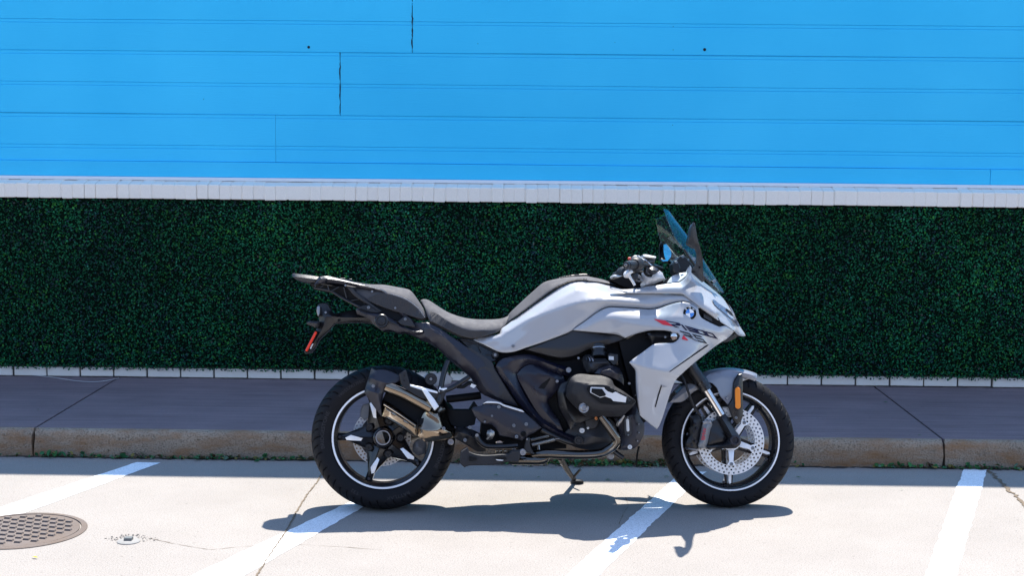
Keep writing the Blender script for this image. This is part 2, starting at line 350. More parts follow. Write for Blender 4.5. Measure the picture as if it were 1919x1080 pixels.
def tube_m(P, rad, seg=12, caps=True):
    P = [Vector(p) for p in P]; n = len(P); R_ = rad if isinstance(rad, (list, tuple, np.ndarray)) else [rad]*n
    V = []; Fc = []; up = None
    for i in range(n):
        t = (P[min(i+1, n-1)]-P[max(i-1, 0)]).normalized()
        if up is None:
            up = Vector((0, 0, 1)) if abs(t.z) < .9 else Vector((0, 1, 0))
        a = (up-t*up.dot(t)).normalized(); b = t.cross(a); up = a
        for k in range(seg):
            g = 2*math.pi*k/seg; V.append(P[i]+(a*math.cos(g)+b*math.sin(g))*R_[i])
    for i in range(n-1):
        for k in range(seg):
            l = (k+1) % seg; Fc.append((i*seg+k, i*seg+l, (i+1)*seg+l, (i+1)*seg+k))
    if caps: Fc.append(tuple(range(seg))[::-1]); Fc.append(tuple((n-1)*seg+k for k in range(seg)))
    return V, Fc
def spline3(P, n=8):
    P = [Vector(p) for p in P]; out = []
    for i in range(len(P)-1):
        p0 = P[max(i-1, 0)]; p1 = P[i]; p2 = P[i+1]; p3 = P[min(i+2, len(P)-1)]
        for s in range(n):
            t = s/n; out.append(.5*((2*p1)+(p2-p0)*t+(2*p0-5*p1+4*p2-p3)*t*t+(3*p1-p0-3*p2+p3)*t**3))
    out.append(P[-1]); return out
def tube(name, pts, rad, m, parent, Z=ZI, smooth=True, seg=12, mirror=False):
    Q = [BK(*Z(p)) for p in pts]
    if smooth and len(Q) > 2:
        if isinstance(rad, (list, tuple)):
            n = len(rad); rad = np.interp(np.linspace(0, n-1, (n-1)*8+1), range(n), rad)
        Q = spline3(Q)
    V, Fc = tube_m(Q, rad, seg); o = obj(name, V, Fc, m, parent, 40)
    if mirror: obj(name, [(v[0], -v[1], v[2]) for v in V], [f[::-1] for f in Fc], m, parent, 40)
    return o
def lathe_m(c, prof, seg=32, axis=None, closed=False):
    """profile of (radius, offset along the axis); the axis points to the bike's right unless given"""
    ax = Vector((0, -1, 0)) if axis is None else Vector(axis).normalized(); c = Vector(c)
    a = Vector((1, 0, 0)) if abs(ax.x) < .9 else Vector((0, 0, 1)); a = (a-ax*a.dot(ax)).normalized(); b = ax.cross(a)
    V = []; Fc = []; n = len(prof)
    for r, h in prof:
        for k in range(seg):
            g = 2*math.pi*k/seg; V.append(c+ax*h+(a*math.cos(g)+b*math.sin(g))*r)
    for i in range(n if closed else n-1):
        j = (i+1) % n
        for k in range(seg):
            l = (k+1) % seg; Fc.append((i*seg+k, i*seg+l, j*seg+l, j*seg+k))
    if not closed:
        if prof[0][0] > 1e-6: Fc.append(tuple(range(seg))[::-1])
        if prof[-1][0] > 1e-6: Fc.append(tuple((n-1)*seg+k for k in range(seg)))
    return V, Fc
def lathe(name, p, prof, m, parent, Z=ZI, seg=32, axis=None, closed=False, sharp=35):
    c = BK(*Z(p)) if len(p) == 3 and not isinstance(p, Vector) else p
    V, Fc = lathe_m(c, prof, seg, axis, closed); return obj(name, V, Fc, m, parent, sharp)
def bolt(p, r, parent, m=None, Z=ZI, h=.006, name='bolt'):
    """domed bolt with a sunk socket"""
    r *= .82
    V, Fc = lathe_m(BK(*Z(p)), [(r, -.004), (r, h*.6), (r*.85, h), (r*.45, h), (r*.42, h*.3), (.0001, h*.3)], 12)
    return obj(name, V, Fc, m or ALU, parent, 35)
GLYPH = {}
def text_mesh(s):
    if s in GLYPH: return GLYPH[s]
    cu = bpy.data.curves.new('lettering', 'FONT'); cu.body = s; cu.size = 1; cu.resolution_u = 3; o = bpy.data.objects.new('lettering', cu); COL.objects.link(o)
    bpy.context.view_layer.update(); dg = bpy.context.evaluated_depsgraph_get(); me = o.evaluated_get(dg).to_mesh()
    V = np.array([v.co[:2] for v in me.vertices]); Fc = [tuple(p.vertices) for p in me.polygons]
    o.evaluated_get(dg).to_mesh_clear(); bpy.data.objects.remove(o); bpy.data.curves.remove(cu); GLYPH[s] = (V, Fc); return V, Fc
# ================================================================== the setting
HK = 0.1377; WY = 1.494; CAPY = 1.462; BLY = 1.56; XW = 6.5
road = kind(obj('road', *box(-60, 60, -9, 0.06, -.3, 0), ROADM), 'structure')
kind(obj('asphalt_lane', *box(-60, 60, -80, -9.002, -.3, -.004), ASPH), 'structure')
# unseen building and pavement, added behind the camera to darken paint and screen reflections
bld = kind(obj('reflection_building', *box(-45, 45, -40, -27, -.2, 6.0, .05), concrete('brown_brick', (.13, .085, .06), (.19, .125, .09), .3, 60, .4)), 'structure')
for k in range(14):
    x = -39+k*6
    for z0_, z1_ in ((.9, 2.7), (3.7, 5.2)):
        obj('window', *box(x-1.3, x+1.3, -27.04, -26.96, z0_, z1_, .01), LAMPG, bld)
obj('parapet', *box(-45.2, 45.2, -27.3, -26.7, 6.0, 6.4, .03), KERBM, bld)
obj('far_pavement', *box(-60, 60, -27, -24, -.2, .12, .02), WALKM, bld)
def strip(path, wid, z, m, name, parent, seed=1, jag=.35):
    """thin irregular strip lying on the road"""
    q = np.random.default_rng(seed); P = np.array(path, float)
    d = np.r_[0, np.cumsum(np.linalg.norm(np.diff(P[:, :2], axis=0), axis=1))]; n = max(2, int(d[-1]/.018)); s = np.linspace(0, d[-1], n)
    x = np.interp(s, d, P[:, 0]); y = np.interp(s, d, P[:, 1]); tx = np.gradient(x); ty = np.gradient(y); l = np.hypot(tx, ty)+1e-9
    V = []; Fc = []
    for i in range(n):
        a = wid/2*(1+jag*q.normal()); b = wid/2*(1+jag*q.normal()); nx, ny = -ty[i]/l[i], tx[i]/l[i]; o = wid*jag*.4*q.normal()
        V += [(x[i]+nx*(a+o), y[i]+ny*(a+o), z), (x[i]-nx*(b-o), y[i]-ny*(b-o), z)]
        if i: Fc.append((2*i-2, 2*i-1, 2*i+1, 2*i))
    return obj(name, V, [f[::-1] for f in Fc], m, parent)
def gl(pts): return [ground(*p) for p in pts]
strip(gl([(604, 888), (594, 906), (575, 930), (556, 961), (541, 990), (500, 1051), (478, 1086)])+[np.array([-1.45, -2.6, 0])], .0065, .0030, JOINTM, 'road_joint', road, 3)
strip(gl([(1850, 881), (1872, 900), (1888, 917), (1904, 930), (1921, 948), (1950, 975)]), .016, .0030, JOINTM, 'road_joint', road, 4, .6)
strip(gl([(490, 1024), (560, 1022), (640, 1026), (716, 1032)][::1]), .0018, .0012, JOINTM, 'hairline_crack', road, 5, .7)
strip(gl([(280, 1010), (330, 1021), (395, 1032), (450, 1026), (492, 1024)]), .0022, .0012, JOINTM, 'hairline_crack', road, 6, .8)
strip(gl([(1172, 900+30), (1178, 950), (1168, 965), (1160, 985)]), 0.0018, .0012, JOINTM, 'hairline_crack', road, 8, .8)
# stall lines, painted on the road
def stall(L0, L1, R0, R1, topy, seed):
    q = np.random.default_rng(seed); a0, a1, b0, b1 = [ground(*p)[:2] for p in (L0, L1, R0, R1)]
    yt = ground(*topy)[1]; V = []; Fc = []; ys = np.r_[yt, np.arange(yt-.03, -3.6, -.03)]
    for i, y in enumerate(ys):
        xa = a0[0]+(a1[0]-a0[0])*(y-a0[1])/(a1[1]-a0[1]); xb = b0[0]+(b1[0]-b0[0])*(y-b0[1])/(b1[1]-b0[1])
        V += [(xa+q.normal()*.0022, y+(q.normal()*.004 if i == 0 else 0), .0016), (xb+q.normal()*.0022, y, .0016)]
        if i: Fc.append((2*i-2, 2*i, 2*i+1, 2*i-1))
    return obj('stall_line', V, Fc, STRIPE, road)
stall((195.5, 887.7), (0, 952.8), (240, 891), (65, 955.7), (275, 868), 1)
stall((600, 968), (360.5, 1080), (681.4, 951.3), (500, 1056), (840, 877), 2)
stall((1256.8, 904.6), (1061.3, 1079.7), (1287.4, 920.7), (1122.6, 1079.7), (1310, 885), 3)
stall((1806, 880), (1734, 1080), (1851, 880), (1793, 1080), (1828, 880), 4)
# sidewalk: three slabs in view, each with its kerb face
walk = kind(obj('sidewalk', *box(-XW, XW, .06, 1.7, -.3, .09), DIRT), 'structure')
JX = [-XW, -2.4734, 2.0689, XW]
for si in range(3):
    x0, x1 = JX[si]+.006, JX[si+1]-.006
    obj('slab', *box(x0, x1, .052, 1.66, .02, HK, .002), WALKM, walk)
    n = int((x1-x0)/.02); q = np.random.default_rng(20+si); V = []; Fc = []
    prof = [(.0, -.05), (.0005, .02), (.001, .06), (.002, .095), (.005, .115), (.012, .128), (.022, .1345), (.036, HK-.0005), (.0518, HK-.0004)]
    ns = np.convolve(q.normal(size=n+21), np.ones(8)/8, 'same')
    for i in range(n+1):
        x = x0+(x1-x0)*i/n; e = min(i, n-i)*.02; wear = .012*math.exp(-e/.03)
        for k, (y, z) in enumerate(prof):
            f = 1 if 1 <= k <= 6 else 0
            V.append((x+(.003*q.normal() if i in (0, n) else 0), y+f*(.0035*ns[i]+.0012*q.normal()+(wear if k > 2 else wear*.3)), z-(.4*wear+.002*abs(ns[i]) if 3 <= k <= 6 else 0)))
    m_ = len(prof)
    for i in range(n):
        for k in range(m_-1): Fc.append((i*m_+k, (i+1)*m_+k, (i+1)*m_+k+1, i*m_+k+1))
    for i in (0, n):
        b = len(V); V += [(V[i*m_][0], .0518, -.05)]; Fc.append(tuple([i*m_+k for k in range(m_)]+[b]) if i else tuple([i*m_+k for k in range(m_)][::-1]+[b]))
    obj('kerb', V, Fc, KERBM, walk, 50)
# ---- low brick wall: core, bottom course of stretchers, ledge of bricks on edge
bw = bpy.data.objects.new('brick_wall', None); COL.objects.link(bw); bw.location = (0, WY, HK)
kind(bw, 'thing'); tag(bw, 'low white painted brick wall with a projecting brick ledge, behind the green foliage cladding', 'wall')
def inv(o, V, off): return [(v[0]-off[0], v[1]-off[1], v[2]-off[2]) for v in V]
BWO = (0, WY, HK)
V, Fc = box(-XW, XW, WY+.012, WY+.2, .1, 1.31); obj('mortar_core', inv(0, V, BWO), Fc, MORTAR, bw)
ZBT, ZCB, ZCT = .1983, 1.2193, 1.3043
q = np.random.default_rng(5); BXS = -3.1172
i0 = int(math.floor((-4.6-BXS)/.203)); i1 = int(math.ceil((4.6-BXS)/.203))
V0, F0 = box(-.0965, .0965, 0, .09, 0, ZBT-HK-.006, .003)
bm_ = None
for i in range(i0, i1):
    if bm_ is None: o = obj('brick', V0, F0, BRICKW, bw, 30); bm_ = o.data
    else: o = bpy.data.objects.new('brick', bm_); COL.objects.link(o); o.parent = bw
    o.location = (BXS+.203*(i+.5)+q.normal()*.001, q.normal()*.0015, .003+q.normal()*.0008); o.rotation_euler = (0, q.normal()*.004, q.normal()*.006)
# ledge bricks
cw = .0672; nC = int(9.2/cw); z0, z1 = ZCB-HK, ZCT-HK
prof = [(CAPY-WY, z0), (CAPY-WY, z1), (CAPY-WY+.10, z1+.024), (CAPY-WY+.10, z0)]
def capv(b=.0018):
    V = []
    for x in (-cw/2+.0011, cw/2-.0011):
        s = 1 if x > 0 else -1
        V += [(x, y, z) for y, z in prof]
    return V, [(0, 1, 2, 3), (7, 6, 5, 4), (0, 4, 5, 1), (1, 5, 6, 2), (2, 6, 7, 3), (3, 7, 4, 0)]
import bmesh
V0, F0 = capv(); bm = bmesh.new(); vs = [bm.verts.new(c) for c in V0]
for f in F0: bm.faces.new([vs[k] for k in f])
bmesh.ops.recalc_face_normals(bm, faces=bm.faces[:]); bmesh.ops.bevel(bm, geom=list(bm.edges), offset=.0034, segments=1, affect='EDGES'); bm.verts.index_update()
V0 = [v.co[:] for v in bm.verts]; F0 = [[v.index for v in f.verts] for f in bm.faces]; bm.free(); cm = None
for i in range(nC):
    if cm is None: o = obj('ledge_brick', V0, F0, BRICKW, bw, 25); cm = o.data
    else: o = bpy.data.objects.new('ledge_brick', cm); COL.objects.link(o); o.parent = bw
    j = q.normal()
    o.location = (-4.6+cw*(i+.5), j*.0006, q.normal()*.0010+(-.003 if q.random() < .05 else 0)); o.rotation_euler = (q.normal()*.003, q.normal()*.003, q.normal()*.001)
pm = [(CAPY-WY+.0045, z0+.004), (CAPY-WY+.0045, z1-.0035), (CAPY-WY+.099, z1+.0205), (CAPY-WY+.099, z0+.004)]
obj('ledge_mortar', [(x, y, z) for x in (-XW, XW) for y, z in pm], [(0, 1, 2, 3), (7, 6, 5, 4), (0, 4, 5, 1), (1, 5, 6, 2), (2, 6, 7, 3), (3, 7, 4, 0)], BRICKW, bw)
V, Fc = box(-XW, XW, CAPY+.102, CAPY+.20, z0+HK, ZCT+.02); obj('ledge_core', inv(0, V, BWO), Fc, BRICKW, bw)
V, Fc = box(-XW, XW, BLY-.018, BLY+.02, ZCT+.0215, 1.3465, .003); obj('flashing', inv(0, V, BWO), Fc, LEDGE, bw)
# ---- blue siding wall
zl = lambda y, Y=BLY: float(onwall(700, y, Y)[2])
LN = [(39, 45.5), (98, 104.5), (157, 163.5), (216.5, 223), (275, 281.5)]
Zu = [zl(a) for a, b in LN]; Zd = [zl(b) for a, b in LN]; ZB0 = zl(306); pit = (Zu[0]-Zu[3])/3; ban = Zu[1]-Zd[1]
TOPZ = (BLY+.375)/.415
blue = bpy.data.objects.new('siding_wall', None); COL.objects.link(blue); blue.location = (0, BLY, ZB0)
kind(blue, 'thing'); tag(blue, 'bright blue painted wall of wide grooved boards above the brick ledge', 'wall'); BLO = (0, BLY, ZB0)
V, Fc = box(-XW, XW, BLY+.03, BLY+.3, .1, TOPZ-.03); obj('wall_core', inv(0, V, BLO), Fc, DARKGAP, blue)
def board(x0, x1, zb, zt, grooves, rough=0):
    """one siding board: flat face with square-cut channels"""
    pr = [(BLY+.028, zb), (BLY+.002, zb), (BLY, zb+.002)]
    for gd, gu in grooves:
        pr += [(BLY, gd-.0026), (BLY+.0038, gd-.0012), (BLY+.0016, gd+.0010), (BLY+.0015, gu-.0036), (BLY+.0042, gu-.0012), (BLY+.0003, gu)]
    pr += [(BLY, zt-.0015), (BLY+.0015, zt), (BLY+.028, zt)]
    V = []; n = max(1, int((x1-x0)/.25)); q = np.random.default_rng(int(abs(x0*100)+zb*1000))
    wob = np.convolve(q.normal(size=n+9), np.ones(4)/4, 'same')
    for i in range(n+1):
        for y, z in pr: V.append((x0+(x1-x0)*i/n, y+.0012*wob[i], z+.0008*wob[i+3]))
    m_ = len(pr); Fc = [(i*m_+k, (i+1)*m_+k, (i+1)*m_+k+1, i*m_+k+1) for i in range(n) for k in range(m_-1)]
    Fc += [tuple(range(m_))[::-1], tuple(n*m_+k for k in range(m_))]
    return obj('siding_board', inv(0, V, BLO), Fc, BLUEW, blue, 20)
rows = []
rows.append((ZB0, Zu[3]-.0001, [(Zd[4], Zu[4])], (517, 260, .0012)))
rows.append((Zu[3], Zu[1]-.0001, [(Zd[3], Zu[3]-0) if 0 else (Zd[2], Zu[2])], (638, 150, .0042)))
rows.append((Zu[1], Zu[1]+2*pit-.0001, [(Zd[0], Zu[0])], (773, 50, .0046)))
z = Zu[1]+2*pit; k = 0
while z < TOPZ-.1:
    rows.append((z, min(z+2*pit-.0001, TOPZ-.03), [(z+pit-ban, z+pit)], (300+300*k, -60, .003))); z += 2*pit; k += 1
for zb, zt, g, (sx, sy, gap) in rows:
    xs = float(onwall(sx, sy, BLY)[0])
    # the channel under a board's lower edge is cut into the top of the board below
    top_ch = [(zt-ban, zt-.0004)]
    board(-XW, xs-gap/2, zb, zt, g+top_ch); board(xs+gap/2, XW, zb, zt, g+top_ch)
    if gap > .004:   # torn paint and caulk bridging the open joint
        for kk in range(7):
            zz = zb+(zt-zb)*q.random(); V, Fc = box(xs-gap*.8, xs+gap*.8, BLY+.001, BLY+.006, zz, zz+.004+.01*q.random()); obj('caulk_scrap', inv(0, V, BLO), Fc, BLUEW, blue)
def seam_crack(sx, ytop, ybot, wmax, seed):
    """ragged dark gap where paint has split along a butt joint"""
    q_ = np.random.default_rng(seed); xs = float(onwall(sx, (ytop+ybot)/2, BLY)[0]); zt_, zb_ = zl(ytop), zl(ybot); n = 26; V = []; Fc = []; o_ = 0
    for i in range(n+1):
        f = i/n; w_ = wmax*max(.06, abs(math.sin(f*9.4+seed))**.6*min(1, 4*(1-f)+.25, f*5+.25))*q_.uniform(.6, 1.1); o_ = .7*o_+q_.normal()*.0012
        V += [(xs-w_/2+o_, BLY-.0011, zt_+(zb_-zt_)*f), (xs+w_/2+o_, BLY-.0011, zt_+(zb_-zt_)*f)]
        if i: Fc.append((2*i-2, 2*i, 2*i+1, 2*i-1))
    obj('seam_crack', inv(0, V, BLO), Fc, DARKGAP, blue)
seam_crack(773, 22, 94, .0095, 3); seam_crack(638, 98, 214, .0085, 5)
zt0 = 1.3467
xsm = float(onwall(1855, 340, BLY)[0])
for a, b in ((-XW, xsm-.0008), (xsm+.0008, XW)):
    V, Fc = box(a, b, BLY-.012, BLY+.03, zt0, ZB0-.0008, .003); obj('trim_board', inv(0, V, BLO), Fc, BLUEW, blue)
for px, py, r in ((579, 88, .0072), (1321, 92.5, .0078), (1262, 93, .002), (1262, 49, .0018), (1153, 79, .0015), (382, 185.5, .002), (1261, 234, .0018), (896, 81.5, .0018)):
    c = onwall(px, py, BLY-.0012); V, Fc = lathe_m(c, [(r*1.15, 0), (r, .0008), (r*.7, -.001), (.0001, -.001)], 14)
    obj('screw_hole', inv(0, V, BLO), Fc, DARKGAP, blue)
V, Fc = box(-XW, XW, BLY-.0, BLY+.4, TOPZ-.03, TOPZ, .004); obj('coping', inv(0, V, BLO), Fc, LEDGE, blue)
# ---- artificial boxwood cladding on the brick wall
hed = bpy.data.objects.new('hedge_panel', None); COL.objects.link(hed); hed.location = (0, WY, ZBT)
tag(hed, 'long dark green artificial boxwood foliage cladding between the brick ledge and the bottom brick course', 'hedge')
HO = (0, WY, ZBT); HZ0, HZ1 = ZBT-.004, ZCB-.001
V, Fc = box(-5, 5, WY-.004, WY+.0115, HZ0+.012, HZ1+.002); obj('backing', inv(0, V, HO), Fc, HBACK, hed)
NL = 135000
px = rng.uniform(-4.9, 4.9, NL); pz = rng.uniform(HZ0+.004, HZ1-.006, NL); dep = rng.random(NL)**.7
# 50 cm panels with slightly different tone, and clumpy sprigs
def vnoise(x, z, f, seed):
    r = np.random.default_rng(seed); T = r.random((512, 128)); a = x*f+200; b = z*f+20; i = np.floor(a).astype(int); j = np.floor(b).astype(int); u = a-i; v = b-j; u = u*u*(3-2*u); v = v*v*(3-2*v)
    t = lambda p, q_: T[p % 512, q_ % 128]
    return (t(i, j)*(1-u)+t(i+1, j)*u)*(1-v)+(t(i, j+1)*(1-u)+t(i+1, j+1)*u)*v
c1 = vnoise(px, pz, 14, 1); c2 = vnoise(px, pz, 5, 2); c3 = vnoise(px, pz, 30, 3)
py = WY-.004-.034*dep*(.45+.75*c1)
# a few leaves hang over the first brick course
drop = rng.random(NL) < .012; pz = np.where(drop, HZ0+.01-rng.random(NL)*.02, pz); py = np.where(drop, WY-.006-.02*rng.random(NL), py)
sz = rng.uniform(.0048, .0092, NL)
yaw = rng.normal(0, .75, NL); pit_ = rng.normal(.25, .7, NL); rol = rng.uniform(0, 6.283, NL)
tmpl = np.array([(-.95, 0, 0), (-.45, .52, .10), (.35, .55, .10), (1, 0, -.05), (.35, -.55, .10), (-.45, -.52, .10)])   # x along the leaf, y across, z normal (cupped)
cr, sr = np.cos(rol), np.sin(rol); cyw, syw = np.cos(yaw), np.sin(yaw); cpt, spt = np.cos(pit_), np.sin(pit_)
VV = np.zeros((NL, 6, 3))
for k, (a, b, c) in enumerate(tmpl):
    lx = (a*cr-b*sr)*sz; lz = (a*sr+b*cr)*sz; ly = -c*sz            # leaf plane faces -Y
    y1 = ly*cpt-lz*spt; z1_ = ly*spt+lz*cpt; x2 = lx*cyw-y1*syw; y2 = lx*syw+y1*cyw
    VV[:, k] = np.c_[px+x2, py+y2, pz+z1_]
VV -= np.array(HO)
base = np.array([(.005, .060, .026), (.008, .092, .036), (.024, .125, .022), (.010, .026, .030), (.045, .042, .034), (.016, .105, .060)])
pr = np.c_[.34+0*c1, .25+.3*(c2-.4), np.clip(.10+.55*(c3-.55)+.3*(c2-.5), .01, 1), np.clip(.20-.4*(c2-.5), .02, 1), .015+0*c1, .07+0*c1]; pr = np.clip(pr, .005, 1); pr /= pr.sum(1)[:, None]
ch = (rng.random(NL)[:, None] > np.cumsum(pr, 1)).sum(1).clip(0, 5)
cl = base[ch]*rng.uniform(.85, 1.95, NL)[:, None]*(.62+.76*vnoise(px, pz, 2.6, 9))[:, None]
cols = np.ones((NL, 6, 4)); cols[:, :, :3] = cl[:, None, :]
ii = np.arange(NL)[:, None]*6
Fc = np.concatenate([ii+np.array([0, 1, 2, 3]), ii+np.array([0, 3, 4, 5])], 0)
me = bpy.data.meshes.new('foliage'); me.from_pydata(VV.reshape(-1, 3), [], Fc.tolist()); me.materials.append(LEAFM)
ca = me.color_attributes.new('Col', 'FLOAT_COLOR', 'POINT'); ca.data.foreach_set('color', cols.astype(np.float32).ravel())
fo_ = bpy.data.objects.new('foliage', me); COL.objects.link(fo_); fo_.parent = hed; fo_['kind'] = 'stuff'
# ---- fallen leaves and weeds in the gutter
def litter():
    V = []; Fc = []; C = []; q = np.random.default_rng(11)
    runs = [(a, b, int(n*1.7)) for a, b, n in [(66, 130, 34), (140, 330, 70), (330, 590, 110), (855, 905, 45), (905, 1060, 120), (1060, 1250, 190), (1480, 1500, 5), (1625, 1700, 34), (1700, 1800, 42), (1800, 1919, 46), (-60, 60, 10), (1919, 2020, 25)]]
    for a, b, n in runs:
        for _ in range(n):
            x = ground(q.uniform(a, b), 866)[0]; big = q.random() < .28
            s = q.uniform(.011, .021) if big else q.uniform(.004, .011); y = -.006-abs(q.normal())*(.014 if not 900 < (a+b)/2 < 1200 else .035); z = .004+q.random()*(.022 if big else .010)
            ry = q.uniform(0, 6.28); ti = q.normal()*.55; tl = q.normal()*.5+.35
            R_ = (Matrix.Rotation(ry, 3, 'Z') @ Matrix.Rotation(ti, 3, 'X') @ Matrix.Rotation(tl, 3, 'Y'))
            k = len(V)
            for u, v, h in ((-1, 0, 0), (-.5, .5, .12), (.3, .6, .15), (1, 0, -.1), (.3, -.6, .15), (-.5, -.5, .12), (0, 0, 0)):
                p = R_ @ Vector((u*s, v*s, h*s)); V.append((x+p.x, min(y+p.y, -.001), max(.0045, z+p.z)))
            Fc += [(k, k+6, k+2, k+1), (k+6, k+3, k+2), (k+6, k+4, k+3), (k, k+5, k+4, k+6)]
            c = [(.03, .13, .05), (.05, .17, .05), (.10, .18, .12), (.20, .17, .05), (.09, .06, .03)][q.choice(5, p=[.34, .24, .14, .10, .18])]; f = q.uniform(.7, 1.25)
            C += [(c[0]*f, c[1]*f, c[2]*f, 1)]*7
    # scattered single leaves further out on the road and the sidewalk
    for pxx, pyy, zz in ((1690, 920, 0), (1140, 902, 0), (1176, 905, 0), (1010, 897, 0), (930, 893, 0), (72, 770, HK), (1660, 756, HK), (1724, 818, HK), (66, 1048, 0), (1200, 905, 0), (1250, 896, 0), (848, 892, 0), (1497, 897, 0)):
        g = ground(pxx, pyy, zz); k = len(V); s = q.uniform(.008, .016); an = q.uniform(-.6, .6)
        for u, v, h in ((-1, 0, 0), (0, .4, .2), (1, 0, 0), (0, -.4, .2)):
            V.append((g[0]+s*(u*math.cos(an)-v*math.sin(an)), g[1]+s*(u*math.sin(an)+v*math.cos(an)), zz+.0055+h*s))
        Fc.append((k, k+3, k+2, k+1)); c = (.05, .14, .05) if pyy != 1048 else (.55, .42, .03); C += [(*c, 1)]*4
    # soil crumbs along the kerb foot
    o = obj('leaf_litter', V, Fc, WEEDM, None, None, C); kind(o, 'stuff'); tag(o, 'green weeds and fallen leaves gathered in the gutter along the kerb', 'leaves')
litter()
kind(strip([(x, -.010+.004*math.sin(x*7), 0) for x in np.arange(-4.5, 4.5, .05)], .022, .0030, DIRT, 'gutter_soil', None, 9, .55), 'structure')
kind(strip([(x, WY-.008, HK) for x in np.arange(-5, 5, .05)], .012, HK+.0015, DIRT, 'wall_foot_soil', None, 10, .8), 'structure')
# thin pale wire lying on the sidewalk
wp = [ground(x, y, HK+.004) for x, y in ((30, 703), (62, 704), (95, 707), (120, 711), (150, 715), (180, 716), (205, 713), (224, 709))]
V, Fc = tube_m(spline3(wp, 6), .0014, 6); o = obj('wire', V, Fc, SILVERP, None, 40); tag(o, 'thin pale wire lying on the sidewalk near the bottom brick course', 'wire')
# ---- manhole cover
mc = ground(45, 996); mh = bpy.data.objects.new('manhole_cover', None); COL.objects.link(mh); mh.location = (mc[0]-.012, mc[1], 0); mh.scale = (.965, .965, 1)
tag(mh, 'round rusty iron manhole cover with square studs, partly painted over by the stall line', 'manhole cover')
o = obj('ring', *lathe_m((0, 0, 0), [(.272, -.02), (.272, .003), (.266, .006), (.247, .006), (.245, -.004)], 64, (0, 0, 1)), IRON, mh, 30)
o = obj('lid', *lathe_m((0, 0, 0), [(.241, -.03), (.241, .0045), (.236, .006), (.0001, .006)], 64, (0, 0, 1)), IRON, mh, 30)
sm = None; e1 = np.array([.040, -.021]); e2 = np.array([-.0215, -.041])
V0, F0 = merge([]) if 0 else (None, None)
sv = [(x*.5, y*.5, 0) for x, y in ((-.028, -.020), (.028, -.020), (.028, .020), (-.028, .020))]+[(x*.40, y*.40, .007) for x, y in ((-.028, -.020), (.028, -.020), (.028, .020), (-.028, .020))]
sf = [(4, 5, 6, 7), (0, 1, 5, 4), (1, 2, 6, 5), (2, 3, 7, 6), (3, 0, 4, 7)]
for i in range(-9, 10):
    for j in range(-9, 10):
        p = e1*i+e2*j
        if np.hypot(*p) > .213: continue
        if sm is None: o = obj('stud', sv, sf, IRON, mh); sm = o.data
        else: o = bpy.data.objects.new('stud', sm); COL.objects.link(o); o.parent = mh
        o.location = (p[0], p[1], .006); o.rotation_euler = (0, 0, -.12)
# ---- survey marker
sp = ground(241.5, 1016); sv_ = bpy.data.objects.new('survey_marker', None); COL.objects.link(sv_); sv_.location = (sp[0], sp[1], 0)
tag(sv_, 'small white disc marker with a dark bolt set in chipped concrete right of the manhole', 'marker')
obj('disc', *lathe_m((0, 0, 0), [(.046, -.004), (.046, .003), (.041, .006), (.02, .0075), (.0001, .0075)], 28, (0, 0, 1)), MARKM, sv_, 30)
obj('bolt_head', *box(-.016, .016, -.014, .014, .007, .019, .002), mat('galvanised_bolt', (.16, .17, .17), .5, .5), sv_)
V = []; Fc = []; q = np.random.default_rng(31)
for _ in range(90):
    a = q.uniform(.1, 3.0); r = q.uniform(.05, .105); x = r*math.cos(a)*1.1; y = r*math.sin(a)*.95; s = q.uniform(.0007, .0030)
    v, f = box(x-s, x+s, y-s*q.uniform(.6, 1.2), y+s, .001, .001+s*q.uniform(.5, 1.2)); k = len(V); V += v; Fc += [tuple(i+k for i in t) for t in f]
kind(obj('concrete_chips', V, Fc, ROADM, sv_), 'stuff')
# ================================================================== the motorcycle
MO = bpy.data.objects.new('motorcycle', None); COL.objects.link(MO)
MO.matrix_world = Matrix(((BF[0], -BL[0], BU[0], BO[0]), (BF[1], -BL[1], BU[1], BO[1]), (BF[2], -BL[2], BU[2], BO[2]), (0, 0, 0, 1)))
tag(MO, 'light grey and black sport touring motorcycle leaning on its side stand by the kerb', 'motorcycle')
WB = 1.5216; RR, FR = .3135, .2945
# ---- wheels
def tyre_mesh(u0, R_, prof, N, ngr, skew, wmax, phase):
    """tyre of revolution with cut tread grooves; prof = list of (w, r) from the right bead over the crown to the left bead"""
    P = np.array(prof); d = np.r_[0, np.cumsum(np.linalg.norm(np.diff(P, axis=0), axis=1))]; s = np.linspace(0, d[-1], 61)
    w = np.interp(s, d, P[:, 0]); r = np.interp(s, d, P[:, 1])
    for _ in range(2): w[1:-1] = .25*w[:-2]+.5*w[1:-1]+.25*w[2:]; r[1:-1] = .25*r[:-2]+.5*r[1:-1]+.25*r[2:]
    th = np.linspace(0, 2*np.pi, N, endpoint=False); TH, S = np.meshgrid(th, np.arange(61), indexing='ij')
    Wm = w[S]; Rm = r[S].copy(); tw = np.abs(Wm)/wmax; tread = r[S] > R_-.046
    ph = TH*ngr/(2*np.pi)+skew*tw**1.3*np.sign(Wm)+phase; f1 = ph-np.floor(ph); alt = np.floor(ph).astype(int) % 2
    g = (np.abs(f1-.5) < .062) & tread & (tw > np.where(alt == 0, .30, .55)) & (tw < np.where(alt == 0, 1.01, .97))
    ph2 = TH*ngr/2/(2*np.pi)-skew*.8*tw+.3; f2 = ph2-np.floor(ph2); g |= (np.abs(f2-.5) < .03) & (tw < .42) & tread
    Rm = Rm-g*.0055; Wm = Wm*(1-.05*g*(tw > .6)); nrm = g
    X = u0+Rm*np.cos(TH); Zz = R_+Rm*np.sin(TH)
    V = np.stack([X, -Wm, Zz], -1).reshape(-1, 3); n = 61; Fc = []
    for i in range(N):
        a = i*n; b = ((i+1) % N)*n
        for k in range(n-1): Fc.append((a+k, a+k+1, b+k+1, b+k))
    return V, Fc
